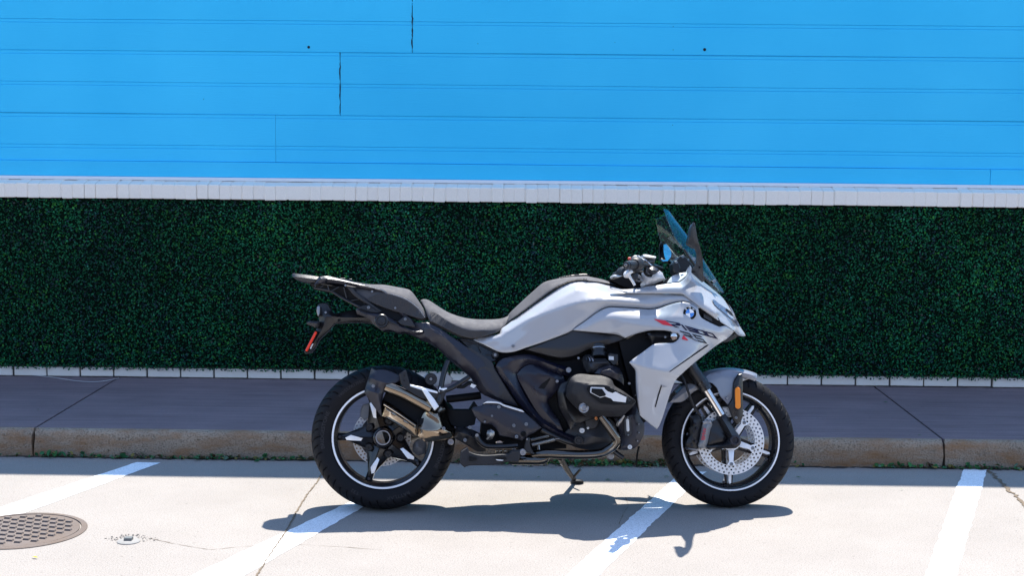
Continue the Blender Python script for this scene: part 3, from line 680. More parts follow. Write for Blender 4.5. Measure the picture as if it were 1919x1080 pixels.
def arc_text(s, u0, z0, rad, w, size, a0, m, parent, wide=1.0, name='lettering', inward=False):
    """raised letters round the sidewall, centred on angle a0; tops point outwards"""
    V, Fc = text_mesh(s); x = V[:, 0]*size*wide; y = V[:, 1]*size; x = x-(x.max()+x.min())/2; y = y-.35*size
    a = a0-x/rad; r = rad+y
    if inward: a = a0+x/rad; r = rad-y
    Q = np.c_[u0+r*np.cos(a), np.full(len(a), -w), z0+r*np.sin(a)]
    return obj(name, Q, Fc, m, parent)
def ring_m(u0, z0, r0, r1, w0, w1, seg=96):
    return lathe_m((u0, 0, z0), [(r0, w0), (r1, w0), (r1, w1), (r0, w1)], seg, None, True)
def polar_panel(name, poly, ang, u0, z0, w0, w1, m, parent, bev=.002):
    """solid plate given in wheel coordinates (along the radius, across it) turned to an angle"""
    ca, sa = math.cos(ang), math.sin(ang); n = len(poly); V = []
    c = np.mean(np.array([p[:2] for p in poly]), 0)
    for lv, (w, s) in enumerate(((w1-bev, 1), (w1, .94), (w0, 1))):
        for p in poly:
            a, b = c[0]+(p[0]-c[0])*s, c[1]+(p[1]-c[1])*s; dw = p[2] if len(p) > 2 else 0
            V.append((u0+a*ca-b*sa, -(w+(dw if lv < 2 else dw)), z0+a*sa+b*ca))
    Fc = [tuple(n+k for k in range(n)), tuple(2*n+k for k in range(n))[::-1]]
    for k in range(n):
        l = (k+1) % n; Fc += [(k, l, n+l, n+k), (2*n+k, 2*n+l, l, k)]
    return obj(name, V, Fc, m, parent, 30)
def drilled(u0, z0, rings, w0, w1, cells, hole):
    """brake disc ring with real drilled holes: rings of polar cells, each with an octagonal hole"""
    V = []; Fc = []
    for ri in range(len(rings)-1):
        r0, r1 = rings[ri], rings[ri+1]
        for c in range(cells):
            a0 = 2*math.pi*(c+.5*(ri % 2))/cells; a1 = a0+2*math.pi/cells; am = (a0+a1)/2; rm = (r0+r1)/2
            has = True
            out = [(r1, a0), (r1, am), (r1, a1), (rm, a1), (r0, a1), (r0, am), (r0, a0), (rm, a0)]; k = len(V)
            for w in (w1, w0):
                for r, a in out: V.append((u0+r*math.cos(a), -w, z0+r*math.sin(a)))
            if has:
                cx, cz = rm*math.cos(am), rm*math.sin(am)
                for w in (w1, w0):
                    for r, a in out:
                        dx, dz = r*math.cos(a)-cx, r*math.sin(a)-cz; l = math.hypot(dx, dz); V.append((u0+cx+dx/l*hole, -w, z0+cz+dz/l*hole))
                for j in range(8):
                    l = (j+1) % 8; Fc += [(k+j, k+16+j, k+16+l, k+l), (k+8+l, k+24+l, k+24+j, k+8+j), (k+16+j, k+24+j, k+24+l, k+16+l)]
            else: Fc += [tuple(k+j for j in range(8))[::-1], tuple(k+8+j for j in range(8))]
            if ri == len(rings)-2: Fc += [(k, k+8, k+9, k+1), (k+1, k+9, k+10, k+2)]
            if ri == 0: Fc += [(k+4, k+12, k+13, k+5), (k+5, k+13, k+14, k+6)]
    return V, Fc
def rimbody(u0, R_, ro, ri, hw):
    return lathe_m((u0, 0, R_), [(ro, hw), (ro-.004, hw+.003), (ro-.014, hw+.001), (ri+.012, hw-.012), (ri+.001, hw-.022), (ri, 0), (ri+.001, -hw+.022), (ri+.012, -hw+.012), (ro-.014, -hw-.001), (ro-.004, -hw-.003), (ro, -hw), (ro-.012, -hw+.02), (ro-.016, 0), (ro-.012, hw-.02)], 96, None, True)
# rear
rw = obj('rear_wheel', *rimbody(0, RR, .2225, .196, .078), GLOSSBK, MO, 30)
pr = [(.076, .222), (.085, .232), (.0905, .248), (.0935, .262), (.094, .273), (.088, .286), (.074, .2985), (.05, .3085), (.025, .3125), (0, .3137)]
obj('tyre', *tyre_mesh(0, RR, pr+[(-a, b) for a, b in pr[-2::-1]], 640, 50, 1.6, .094, .1), RUBBER, rw, 28)
obj('rim_stripe', *ring_m(0, RR, .2125, .2205, .0802, .0825), WHITE, rw, 30)
for k in range(5):
    a = math.radians(179+72*k)
    polar_panel('spoke', [(.030, -.066), (.085, -.048), (.130, -.027), (.160, -.0155), (.200, -.0165), (.2005, .0165), (.160, .0155), (.130, .027), (.085, .048), (.030, .066)], a, 0, RR, .012, .030, GLOSSBK, rw, .006)
    for sd in (1, -1): polar_panel('spoke_rib', [(.046, sd*.026, .008), (.080, sd*.046), (.130, sd*.0255), (.160, sd*.0148), (.196, sd*.015), (.196, sd*.003, .006), (.150, sd*.001, .012), (.08, sd*.001, .018), (.046, sd*.001, .020)][::sd], a, 0, RR, .020, .038, GLOSSBK, rw, .001)
    polar_panel('spoke_facet', [(.088, .004), (.096, .016), (.158, .014), (.164, .003), (.140, -.009)], a, 0, RR, .045, .0535, MACH, rw, .001)
    V, Fc = lathe_m((.075*math.cos(a+.63), -.04, RR+.075*math.sin(a+.63)), [(.016, -.02), (.016, .012), (.013, .015), (.009, .015), (.008, .006), (.0001, .006)], 16); obj('wheel_bolt', V, Fc, SATIN, rw, 30)
    V, Fc = lathe_m((.188*math.cos(a), -.055, RR+.188*math.sin(a)), [(.0065, -.01), (.0065, .002), (.005, .0035), (.0001, .0035)], 12); obj('stud_cap', V, Fc, ENG, rw, 30)
obj('hub', *lathe_m((0, 0, RR), [(.032, -.05), (.032, .074), (.036, .078), (.042, .074), (.050, .055), (.052, -.05)], 40, None, True), GLOSSBK, rw, 30)
obj('hub_ring', *ring_m(0, RR, .0275, .0325, .070, .0795, 40), ALU, rw, 30)
obj('rear_brake_disc', *drilled(-.01, RR-.002, [.098, .113, .1285], -.052, -.047, 44, .0042), STEEL, rw, 30)
obj('disc_carrier', *ring_m(-.01, RR-.002, .05, .101, -.055, -.049, 40), ENG, rw, 30)
arc_text('BRIDGESTONE', 0, RR, .2605, .0945, .022, math.radians(172), LETTER, rw, 1.15)
arc_text('190/55ZR17M/C', 0, RR, .2605, .0945, .018, math.radians(122), LETTER, rw, 1.1)
arc_text('BATTLAX', 0, RR, .2605, .0945, .020, math.radians(-75), LETTER, rw, 1.2)
arc_text('T32', 0, RR, .2605, .0945, .020, math.radians(-117), LETTER, rw, 1.2)
arc_text('BRIDGESTONE', 0, RR, .2605, .0945, .022, math.radians(-12), LETTER, rw, 1.15)
# rear caliper and sensors behind the disc
shell('rear_caliper', [(760, 560), (815, 555), (828, 600), (820, 650), (770, 665), (735, 640), (735, 595)], CALI, MO, -.02, ZE, t=.05, creases=[[(760, 600, -.01), (800, 620, -.01)]])
shell('rear_sensor', [(385, 350), (400, 320), (440, 310), (445, 345), (440, 400), (410, 425), (380, 400)], CALI, MO, -.03, ZE, t=.04)
# front
fw_ = obj('front_wheel', *rimbody(WB, FR, .2195, .190, .052), GLOSSBK, MO, 30)
pf = [(.049, .219), (.0555, .228), (.059, .240), (.0605, .250), (.060, .260), (.054, .273), (.043, .2835), (.028, .2905), (.014, .2938), (0, .2945)]
obj('tyre', *tyre_mesh(WB, FR, pf+[(-a, b) for a, b in pf[-2::-1]], 600, 44, 1.5, .0605, .3), RUBBER, fw_, 28)
obj('rim_stripe', *ring_m(WB, FR, .2125, .2190, .0542, .0565), WHITE, fw_, 30)
for k in range(5):
    a = math.radians(-91+72*k)
    for s in (-1, 1):
        polar_panel('spoke', [(.035, s*.022-.007), (.19, s*.011-.006), (.1935, s*.011+.006), (.035, s*.022+.007)], a, WB, FR, -.012, .020, GLOSSBK, fw_, .003)
    polar_panel('spoke_tip', [(.150, -.006), (.178, -.0065), (.190, -.001), (.186, .006), (.150, .007)], a+.02, WB, FR, .012, .034, MACH, fw_, .001)
    V, Fc = lathe_m((WB+.183*math.cos(a-.13), -.036, FR+.183*math.sin(a-.13)), [(.006, -.01), (.006, .002), (.004, .003), (.0001, .003)], 12); obj('stud_cap', V, Fc, ENG, fw_, 30)
obj('hub', *lathe_m((WB, 0, FR), [(.02, -.07), (.02, .07), (.045, .066), (.05, .03), (.05, -.03), (.045, -.066)], 32, None, True), GLOSSBK, fw_, 30)
for side in (1, -1):
    w0, w1 = (.063, .068) if side > 0 else (-.068, -.063)
    d = obj('brake_disc', *drilled(WB, FR, [.1055, .1185, .1315, .1475], w0, w1, 40, .0047), STEEL, fw_, 30)
    for k in range(5):
        a = math.radians(-90+72*k)
        ww = (w0+.001, w1+.004) if side > 0 else (w0-.004, w1-.001)
        polar_panel('disc_arm', [(.038, -.013), (.088, -.0095), (.100, -.017), (.107, -.017), (.107, .017), (.100, .017), (.088, .0095), (.038, .013)], a, WB, FR, *ww, MACH, fw_, .0012)
        if side > 0:
            V, Fc = lathe_m((WB+.100*math.cos(a), -w1-.004, FR+.100*math.sin(a)), [(.008, -.004), (.008, .002), (.005, .003), (.003, .001), (.0001, .001)], 14); obj('disc_button', V, Fc, CALI, fw_, 30)
    obj('disc_hub', *ring_m(WB, FR, .021, .042, w0, w1+.002, 32), MACH, fw_, 30)
# ---- fork, caliper, mudguard
tube('fork_upper', [(320, 60, .108), (345, 115, .108), (383, 170, .108), (425, 238, .108)], .027, SATIN, MO, ZH, seg=20, mirror=True)
for a, b in (((418, 226, .108), (431, 250, .108)), ((396, 190, .108), (404, 204, .108))):
    tube('fork_collar', [a, b], .0295, GLOSSBK, MO, ZH, False, 20)
tube('fork_slider', [(425, 238, .108), (470, 310, .108), (532, 412, .108)], .0185, CHROME, MO, ZH, seg=20, mirror=True)
shell('fork_foot', [(502, 428), (520, 415), (555, 402), (585, 440), (612, 500), (652, 552), (660, 580), (652, 608), (625, 630), (580, 632), (520, 632), (440, 636), (434, 615), (500, 606), (555, 590), (575, 565), (560, 530), (535, 490)], SATIN, MO, .105, ZH,
      [[(530, 425, .128), (575, 500, .128), (618, 578, .130)], [(450, 624, .116), (540, 616, .122), (615, 600, .128)]], t=.045, mirror=True)
shell('fork_web', [(468, 462), (505, 436), (540, 495), (570, 560), (560, 592), (500, 608), (440, 615), (452, 540)], SATIN, MO, .092, ZH, [[(470, 520, .098), (550, 555, .100)], [(460, 590, .098), (540, 585, .1)]], t=.03)
lathe('axle_bolt', (619, 578, .124), [(.0225, -.005), (.0225, .010), (.020, .012), (.014, .012), (.013, .002), (.0001, .002)], ENG, MO, ZH, 6+18)
cal = shell('front_caliper', [(412, 462), (468, 452), (472, 475), (462, 500), (440, 600), (430, 628), (385, 630), (378, 612), (392, 560), (402, 500)], CALI, MO, .098, ZH, [[(436, 480, .112), (420, 560, .112), (408, 610, .110)]], t=.05)
shell('caliper_body', [(330, 420), (375, 405), (405, 440), (395, 520), (380, 600), (372, 640), (300, 630), (300, 590), (325, 540), (318, 500), (335, 470)], SATIN, MO, .085, ZH, [[(350, 440, .096), (345, 540, .096), (330, 610, .094)]], t=.06)
V, Fc = text_mesh('BMW'); x = V[:, 0]/V[:, 0].max(); y = V[:, 1]/V[:, 1].max()
# runs upwards along the caliper face
Q = [BK(*ZH((399+yy*0+(1-yy)*24+xx*13, 577-xx*80-0*yy, .1135))) for xx, yy in zip(x, y)]
obj('caliper_lettering', Q, Fc, REDT, cal)
for p in ((445, 462), (362, 470), (352, 520), (345, 570), (338, 610), (372, 500), (365, 585), (305, 632)): bolt((*p, .100), .0075, cal, ENG if p[0] < 400 else ALU, ZH)
shell('caliper_clip', [(408, 455), (465, 445), (468, 470), (412, 476)], ALU, cal, .104, ZH, t=.02)
shell('caliper_bracket', [(300, 625), (385, 633), (382, 648), (350, 645), (300, 636)], ALU, cal, .09, ZH, t=.03)
tube('brake_hose', [(268, 150, .12), (290, 190, .125), (315, 262, .125), (345, 345, .12), (372, 392, .115), (395, 415, .11)], .0055, SATIN, MO, ZH, seg=8)
tube('sensor_cable', [(285, 160, .12), (308, 240, .12), (340, 320, .118), (375, 380, .112), (400, 440, .10)], .0035, BLACK, MO, ZH, seg=6)
# mudguard: an arch over the tyre, with its own side panel and dark stay
def guard(a0, a1, rad, hw, nm, m, n=40):
    V = []; Fc = []; cs = [(-hw, -.030), (-hw-.001, -.014), (-hw*.86, -.003), (-hw*.5, .004), (0, .006), (hw*.5, .004), (hw*.86, -.003), (hw+.001, -.014), (hw, -.030)]
    cs = cs+[(w*.94, d-.004) for w, d in cs[::-1]]; k = len(cs)
    for i in range(n+1):
        a = math.radians(a0+(a1-a0)*i/n); e = min(1, min(i, n-i)/4+.55)
        for w, d in cs: V.append((WB+(rad+d)*math.cos(a), -w*(.72+.28*e), FR+(rad+d)*math.sin(a)))
    for i in range(n):
        for j in range(k): Fc.append((i*k+j, i*k+(j+1) % k, (i+1)*k+(j+1) % k, (i+1)*k+j))
    Fc += [tuple(range(k)), tuple(n*k+j for j in range(k))[::-1]]
    return obj(nm, V, Fc, m, MO, 45)
mg = guard(67, 138, .318, .072, 'front_mudguard', SHADEP)
shell('mudguard_side', [(404, 180, .080), (455, 142, .080), (540, 116, .070), (640, 119, .066), (648, 135, .07), (628, 165, .085), (612, 195, .09), (606, 240, .093), (602, 300, .094), (575, 346, .095), (552, 322, .095), (522, 288, .095), (500, 236, .094), (470, 205, .092), (440, 200, .088)], SHADEP, MO, .09, ZH, [[(470, 175, .092), (540, 160, .092), (615, 165, .089)]], t=.006, r=.002, mirror=True)
shell('mudguard_rear_flap', [(190, 332, .07), (222, 290, .07), (280, 232, .07), (340, 196, .072), (385, 190, .076), (408, 235, .08), (350, 262, .076), (300, 310, .07), (270, 328, .068), (230, 332, .068)], PAINTD, MO, .07, ZH, [[(225, 315, .076), (300, 262, .08), (390, 215, .084)]], t=.008, mirror=True)
shell('mudguard_front_tip', [(645, 125, .055), (660, 120, .05), (700, 130, .04), (766, 160, .02), (766, 188, .02), (738, 176, .05), (700, 180, .06), (668, 192, .066), (660, 160, .066)], PAINT, MO, .05, ZH, [], t=.004, mirror=True)
stay = shell('fork_guard', [(640, 146), (662, 142), (670, 165), (671, 300), (670, 425), (655, 455), (640, 474), (624, 470), (604, 438), (590, 395), (572, 350), (602, 300), (606, 240), (612, 195), (628, 165)], SATIN, MO, .104, ZH, [[(650, 170, .113), (640, 240, .116), (635, 360, .116), (632, 440, .112)]], t=.012, mirror=True)
def pill(p0, p1, hw, m, parent, Z, w, nm, t=.008):
    a = np.array(Z((*p0,))[:2]); b = np.array(Z((*p1,))[:2]); d = b-a; L = np.linalg.norm(d); d /= L; n_ = np.array([-d[1], d[0]]); s = Z((hw, 0))[0]-Z((0, 0))[0]
    pts = []
    for k in range(9): g = math.pi*(k/8)-math.pi/2; pts.append(tuple(b+d*s*math.cos(g)+n_*s*math.sin(g)))
    for k in range(9): g = math.pi*(k/8)+math.pi/2; pts.append(tuple(a+d*s*math.cos(g)+n_*s*math.sin(g)))
    return shell(nm, pts, m, parent, w, ZI, t=t, r=.002, step=4)
pill((636, 245), (640, 358), 25, SATIN, stay, ZH, .1195, 'reflector_bezel')
pill((637, 248), (639, 355), 17.5, ORANGE, stay, ZH, .1225, 'side_reflector')
bolt((567, 302, .098), .008, stay, ALU, ZH); bolt((627, 430, .116), .0075, stay, CALI, ZH)
# ---- bodywork
tank = shell('tank_cover', [ZB(p) for p in [(525, 772, .13), (570, 752, .12), (640, 738, .12), (770, 716, .135), (785, 672, .125), (840, 632, .115), (920, 567, .105), (1100, 437, .10), (1300, 302, .095), (1400, 250, .09), (1480, 232, .085), (1571, 227, .08)]] +
    [ZC(p) for p in [(100, 725, .075), (200, 732, .08), (330, 768, .085), (450, 805, .11), (490, 836, .150), (700, 838, .16), (980, 846, .165), (1040, 868, .17), (1100, 910, .18), (1170, 968, .185)]] +
    [ZD(p) for p in [(1232, 205, .20), (1190, 170, .195), (1140, 146, .19), (1080, 137, .187), (1010, 145, .183), (920, 172, .178), (820, 202, .175), (740, 212, .174), (600, 202, .173), (420, 192, .172), (350, 189, .172), (290, 202, .172), (200, 252, .173), (100, 327, .174), (0, 395, .175)]] +
    [ZB(p) for p in [(1436, 686, .176), (1380, 715, .176), (1180, 790, .174), (1000, 850, .170), (930, 875, .167), (870, 888, .165), (800, 890, .160), (740, 875, .156), (640, 825, .145)]],
    PAINT, MO, .16, ZI, [
    [ZB((640, 765, .150)), ZB((790, 716, .158)), ZB((920, 640, .168)), ZB((1040, 572, .178)), ZB((1170, 525, .184)), ZB((1300, 482, .188)), ZB((1440, 440, .192)), ZB((1571, 412, .194)), ZC((100, 908, .195)), ZC((180, 896, .195)), ZC((290, 901, .194)), ZC((470, 908, .191)), ZC((640, 930, .187)), ZC((700, 932, .186)), ZC((740, 922, .186)), ZC((850, 882, .188)), ZC((980, 858, .19)), ZC((1040, 885, .195))],
    [ZB((1130, 500, .162)), ZB((1300, 395, .160)), ZB((1480, 305, .156)), ZC((0, 790, .152)), ZC((150, 800, .152)), ZC((300, 840, .158)), ZC((430, 868, .166))],
    [ZB((850, 855, .166)), ZB((1050, 720, .176)), ZB((1400, 640, .182)), ZB((1520, 560, .182)), ZC((60, 985, .183)), ZC((200, 955, .183))]], t=.012, r=.003, mirror=True, step=4, key='tank', soft=2, sharp=60)
bolt((*ZB((893, 830)), .168), .0085, tank, CALI)
# the same painted shell closes over the top of the tank
shell('tank_crown', [ZB(p) for p in [(840, 640, .11), (920, 575, .102), (1100, 445, .097), (1300, 312, .092), (1400, 260, .087), (1480, 240, .082), (1571, 234, .077)]] + [ZC(p) for p in [(100, 735, .072), (200, 742, .077), (330, 778, .082), (450, 812, .105), (490, 845, .14)]] + [ZC((300, 870, .12)), ZC((0, 870, .12)), ZB((1300, 450, .12)), ZB((1000, 600, .12))], BLACK, MO, .1, ZI, [], thru=True)
fair = shell('side_fairing', [ZD(p) for p in [(-34, 428, .180), (0, 400, .181), (100, 333, .183), (200, 258, .184), (290, 208, .184), (350, 195, .184), (420, 198, .184), (600, 208, .186), (740, 218, .188), (820, 208, .19), (920, 178, .196), (1010, 151, .20), (1080, 143, .205), (1140, 151, .207), (1190, 175, .207), (1237, 210, .206),
    (1246, 260, .205), (1272, 302, .20), (1350, 347, .185), (1440, 387, .165), (1475, 387, .157), (1510, 384, .148), (1560, 412, .132), (1600, 441, .115), (1570, 476, .115), (1520, 521, .125), (1480, 546, .133), (1430, 576, .145), (1390, 606, .155), (1300, 678, .185), (1200, 756, .215), (1080, 863, .245), (1025, 916, .255), (995, 962, .258), (970, 1022, .258), (948, 1085, .258), (880, 1299, .252), (845, 1390, .245), (819, 1431, .240),
    (740, 1370, .244), (648, 1294, .250), (625, 1150, .262), (610, 1031, .272), (606, 870, .288), (598, 825, .294), (570, 790, .300), (540, 755, .305), (580, 720, .300), (680, 648, .290), (780, 575, .275), (830, 562, .268), (900, 558, .260), (990, 553, .250), (1035, 522, .245), (1052, 485, .242), (1035, 458, .240), (985, 455, .237), (960, 440, .236), (880, 430, .233), (740, 433, .226), (600, 468, .214), (500, 507, .205), (410, 471, .200), (200, 450, .192), (0, 432, .182)]],
    PAINT, MO, .2, ZI, [[ZD(p) for p in c] for c in [
    [(110, 400, .194), (200, 340, .203), (290, 300, .210), (400, 290, .216), (600, 300, .222), (820, 300, .228), (1000, 290, .232), (1130, 320, .229), (1300, 390, .206), (1440, 455, .175), (1545, 475, .132)],
    [(330, 462, .200), (420, 425, .212), (480, 360, .220), (520, 352, .222), (600, 372, .226), (700, 386, .230), (850, 408, .236), (960, 430, .238)],
    [(568, 768, .307), (700, 800, .306), (920, 852, .296), (1030, 895, .262)],
    [(1070, 520, .246), (1250, 560, .222), (1370, 590, .172)],
    [(920, 852, .296), (1080, 745, .268), (1230, 640, .226), (1350, 570, .186)],
    [(700, 1000, .277), (860, 960, .285), (880, 1000, .280)], [(640, 840, .299), (660, 1100, .272)]]], t=.012, r=.003, mirror=True, step=4, key='fair', soft=2, sharp=60)
cowl = shell('nose_cowl', [ZC(p) for p in [(318, 783, .165), (345, 784, .16), (420, 797, .15), (550, 788, .145), (700, 765, .15), (850, 744, .155), (940, 734, .155), (1005, 692, .15), (1035, 640, .14), (1048, 575, .13), (1062, 600, .125), (1075, 648, .12), (1180, 732, .075), (1250, 790, .055), (1345, 872, .04), (1405, 955, .035), (1445, 1020, .032)]] +
    [ZD(p) for p in [(1545, 165, .03), (1585, 225, .03), (1622, 310, .03), (1662, 392, .03), (1712, 470, .03), (1716, 486, .03), (1690, 491, .045), (1640, 476, .08), (1600, 436, .115), (1560, 408, .132), (1440, 330, .168), (1300, 230, .195), (1235, 182, .202), (1110, 82, .192), (1072, 62, .187), (900, 58, .178), (540, 55, .166), (470, 40, .164), (400, 16, .164)]],
    PAINT, MO, .15, ZI, [
    [ZC((470, 815, .172)), ZC((700, 800, .176)), ZC((930, 790, .182)), ZC((1000, 800, .186)), ZC((1080, 860, .192)), ZC((1180, 935, .196)), ZC((1290, 1020, .188)), ZD((1400, 290, .172)), ZD((1520, 370, .142)), ZD((1610, 430, .105))],
    [ZC((1070, 700, .145)), ZC((1180, 800, .125)), ZC((1280, 890, .115)), ZC((1370, 1000, .105)), ZD((1500, 200, .10)), ZD((1600, 300, .085)), ZD((1670, 420, .065))]], t=.012, r=.003, mirror=True, step=4, key='cowl', soft=2, sharp=60)
lamp = decal('headlight', [(1378, 118), (1400, 118), (1450, 160), (1520, 205), (1575, 250), (1598, 290), (1640, 350), (1660, 392), (1640, 385), (1590, 330), (1520, 268), (1440, 205), (1400, 165)], 'cowl', LAMPG, cowl, ZD, .007)
decal('lamp_trim', [(1520, 205), (1570, 240), (1595, 278), (1585, 282), (1550, 245), (1515, 222)], 'cowl', BLACK, lamp, ZD, .010)
shell('headlight_core', [ZC(p) for p in [(1060, 600, .11), (1180, 740, .07), (1345, 880, .03), (1440, 1030, .026)]] + [ZD(p) for p in [(1620, 320, .025), (1705, 475, .02), (1600, 440, .10), (1500, 420, .14), (1250, 300, .18), (1200, 150, .17), (1000, 60, .15)]], BLACK, MO, .1, ZI, [], thru=True, r=0)
shell('air_intake', [ZD(p) for p in [(1236, 186), (1300, 202), (1370, 250), (1432, 292), (1460, 340), (1478, 378), (1440, 387), (1350, 348), (1270, 303), (1244, 250)]], BLACK, MO, .165, ZI, t=.03, r=.001)
shell('intake_lip', [ZD(p) for p in [(1290, 235, .172), (1350, 262, .165), (1440, 320, .158), (1462, 360, .152), (1440, 372, .155), (1360, 335, .168), (1290, 300, .178)]], GRAIN, MO, .165, ZI, [], t=.01, r=.001)
shell('nose_chin', [ZD(p) for p in [(1596, 470, .095), (1640, 482, .07), (1625, 500, .07), (1580, 528, .08), (1530, 548, .09), (1485, 552, .11), (1500, 540, .11), (1540, 505, .11)]], GRAIN, MO, .1, ZI, [], t=.05, mirror=True)
# slits in the fairing
decal('fairing_slit', [(942, 858), (955, 840), (1325, 575), (1345, 575), (1330, 590)], 'fair', BLACK, fair, ZD, .002)
decal('fairing_vent', [ZG(p) for p in [(862, 366), (868, 372), (848, 440), (826, 518), (819, 516), (838, 440)]], 'fair', BLACK, fair, ZI, .002)
decal('vent_flare', [ZG(p) for p in [(866, 366), (905, 378), (866, 386)]], 'fair', PAINTD, fair, ZI, .003)
# ---- printed marks on the fairing
decal('red_mark', [(785, 313), (898, 329), (992, 389), (880, 372)], 'fair', REDT, fair, ZD)
decal('red_mark', [(1086, 478), (1140, 532), (1112, 530), (1070, 516)], 'fair', REDT, fair, ZD)
def seg_text(strokes, org, ex, ey, wd, key, m, parent, nm):
    """block letters drawn from straight strokes in a slanted frame"""
    o = np.array(org, float); ex = np.array(ex, float); ey = np.array(ey, float)
    for (x0, y0, x1, y1) in strokes:
        a = np.array([x0, y0]); b = np.array([x1, y1]); d = b-a; L = np.hypot(*d); d = d/L; n_ = np.array([-d[1], d[0]])
        wx = wd*(1 if abs(d[1]) < .5 else .62); e = wd*.31 if abs(d[1]) < .5 else wd*.5
        c = [a-d*e+n_*wx/2, b+d*e+n_*wx/2, b+d*e-n_*wx/2, a-d*e-n_*wx/2]
        decal(nm, [tuple(o+ex*p[0]+ey*p[1]) for p in c], key, m, parent, ZD)
exx, eyy = (96, 27), (-38, -44)      # one digit pitch along the line, one digit height up
D0 = lambda k, g: [(k+a*.78, b, k+c*.78, d) for a, b, c, d in g]
g1 = [(.5, 0, .5, 1)]; g3 = [(0, 1, 1, 1), (0, .5, 1, .5), (0, 0, 1, 0), (1, 0, 1, 1)]; g0 = [(0, 1, 1, 1), (0, 0, 1, 0), (0, 0, 0, 1), (1, 0, 1, 1)]
decal('model_print', [(898, 327), (1045, 355), (1062, 372), (1050, 384), (985, 376), (1052, 404), (1010, 400), (945, 366), (1010, 366), (1018, 358), (930, 343)], 'fair', NAVY, fair, ZD)
seg_text(D0(0, [(.55, 0, .55, 1)])+D0(.85, g3)+D0(1.85, g0)+D0(2.85, g0), (1072, 411), exx, eyy, .37, 'fair', NAVY, fair, 'model_print')
seg_text([(0, 1, .8, 1), (.8, 1, .8, .55), (.1, .5, .8, .5), (.35, .45, .85, 0)]+[(1.25, 1, 1.95, 1), (1.22, .95, 1.22, .5), (1.22, .5, 1.9, .5), (1.9, .5, 1.9, .05), (1.15, 0, 1.9, 0)], (1118, 505), (104, 27), (-56, -64), .27, 'fair', GREYP, fair, 'model_print')
# ---- roundel
rc = ZD((1150, 255)); rwv = surf_w('fair', *rc)+.002; C0 = BK(*rc, rwv)
em = obj('emblem', *lathe_m(C0, [(.0300, -.006), (.0300, .0025), (.0285, .0035), (.0001, .0035)], 48), ALU, fair, 30)
obj('emblem_ring', *lathe_m(C0, [(.0282, .003), (.0282, .0042), (.0185, .0042), (.0185, .003)], 48), BLACK, em, 30)
for k in range(4):
    V = [C0+Vector((0, -.0040, 0))]+[C0+Vector((.0178*math.cos(g), -.0040, .0178*math.sin(g))) for g in np.linspace(k*math.pi/2+.12, (k+1)*math.pi/2+.12, 10)]
    obj('emblem_quarter', V, [(0, i, i+1) for i in range(1, 10)], BLUEB if k % 2 else WHITEB, em)
for ch_, a in (('B', 132), ('M', 90), ('W', 48)):
    V, Fc = text_mesh(ch_); sz_ = .0128; x = (V[:, 0]-V[:, 0].mean())*sz_; y = V[:, 1]*sz_-.0035; a = math.radians(a)
    Q = [(C0.x+(.0230+yy)*math.cos(a)+xx*math.sin(a), C0.y-.0047, C0.z+(.0230+yy)*math.sin(a)-xx*math.cos(a)) for xx, yy in zip(x, y)]
    obj('emblem_letter', Q, Fc, WHITEB, em)
# ---- windscreen
Nn = [(800, 55, .125), (850, 190, .145), (900, 310, .15), (990, 430, .145), (1080, 560, .125), (1180, 690, .10), (1295, 800, .06)]
Cc = [(852, 98, 0), (922, 190, 0), (1032, 333, 0), (1112, 443, 0), (1185, 560, 0), (1272, 690, 0), (1362, 832, 0)]
Ff = [(730, 150, -.125), (755, 270, -.145), (785, 390, -.15), (840, 500, -.145), (905, 585, -.125), (1030, 705, -.10), (1225, 810, -.06)]
rowsP = []
for a, c, f in zip(Nn, Cc, Ff):
    pa, pc, pf_ = BK(*ZC(a)), BK(*ZC(c)), BK(*ZC(f)); r_ = []
    for k in range(13):
        s = k/6-1; e = pf_ if s < 0 else pa; p = pc+(e-pc)*(s*s); p.y = pc.y+(e.y-pc.y)*abs(s); r_.append(p)
    rowsP.append(r_)
cols_ = [spline3([r[k] for r in rowsP], 4) for k in range(13)]; nr = len(cols_[0])
V = [cols_[k][i] for i in range(nr) for k in range(13)]
Fc = [(i*13+k, i*13+k+1, (i+1)*13+k+1, (i+1)*13+k) for i in range(nr-1) for k in range(12)]
# second skin gives the sheet its thickness
me_t = bpy.data.meshes.new('t'); me_t.from_pydata(V, [], Fc); me_t.update(); nv = len(V)
V2 = [v.co+v.normal*.0035 for v in me_t.vertices]; bpy.data.meshes.remove(me_t)
ring = [k for k in range(13)]+[i*13+12 for i in range(1, nr)]+[(nr-1)*13+k for k in range(11, -1, -1)]+[i*13 for i in range(nr-2, 0, -1)]
F2 = Fc+[tuple(i+nv for i in f[::-1]) for f in Fc]+[(ring[i-1], ring[i], ring[i]+nv, ring[i-1]+nv) for i in range(len(ring))]
obj('windscreen', V+V2, F2, GLASS, MO, 50)
tube('screen_edge', [ZC(p) for p in [(990, 425, .15), (1040, 500, .14), (1090, 570, .128), (1180, 690, .10), (1295, 798, .062)]], .005, SATIN, MO, seg=8, mirror=True)
for p in ((1082, 520), (1270, 725)): bolt((*ZC(p), .12 if p[0] < 1200 else .075), .010, MO, ALU, h=.008, name='screen_bolt')
shell('screen_bracket', [ZC(p) for p in [(895, 560), (925, 530), (950, 495), (990, 475), (1030, 520), (1075, 575), (1100, 640), (1060, 650), (1020, 640), (960, 690), (910, 640)]], GRAIN, MO, .06, ZI, thru=True)
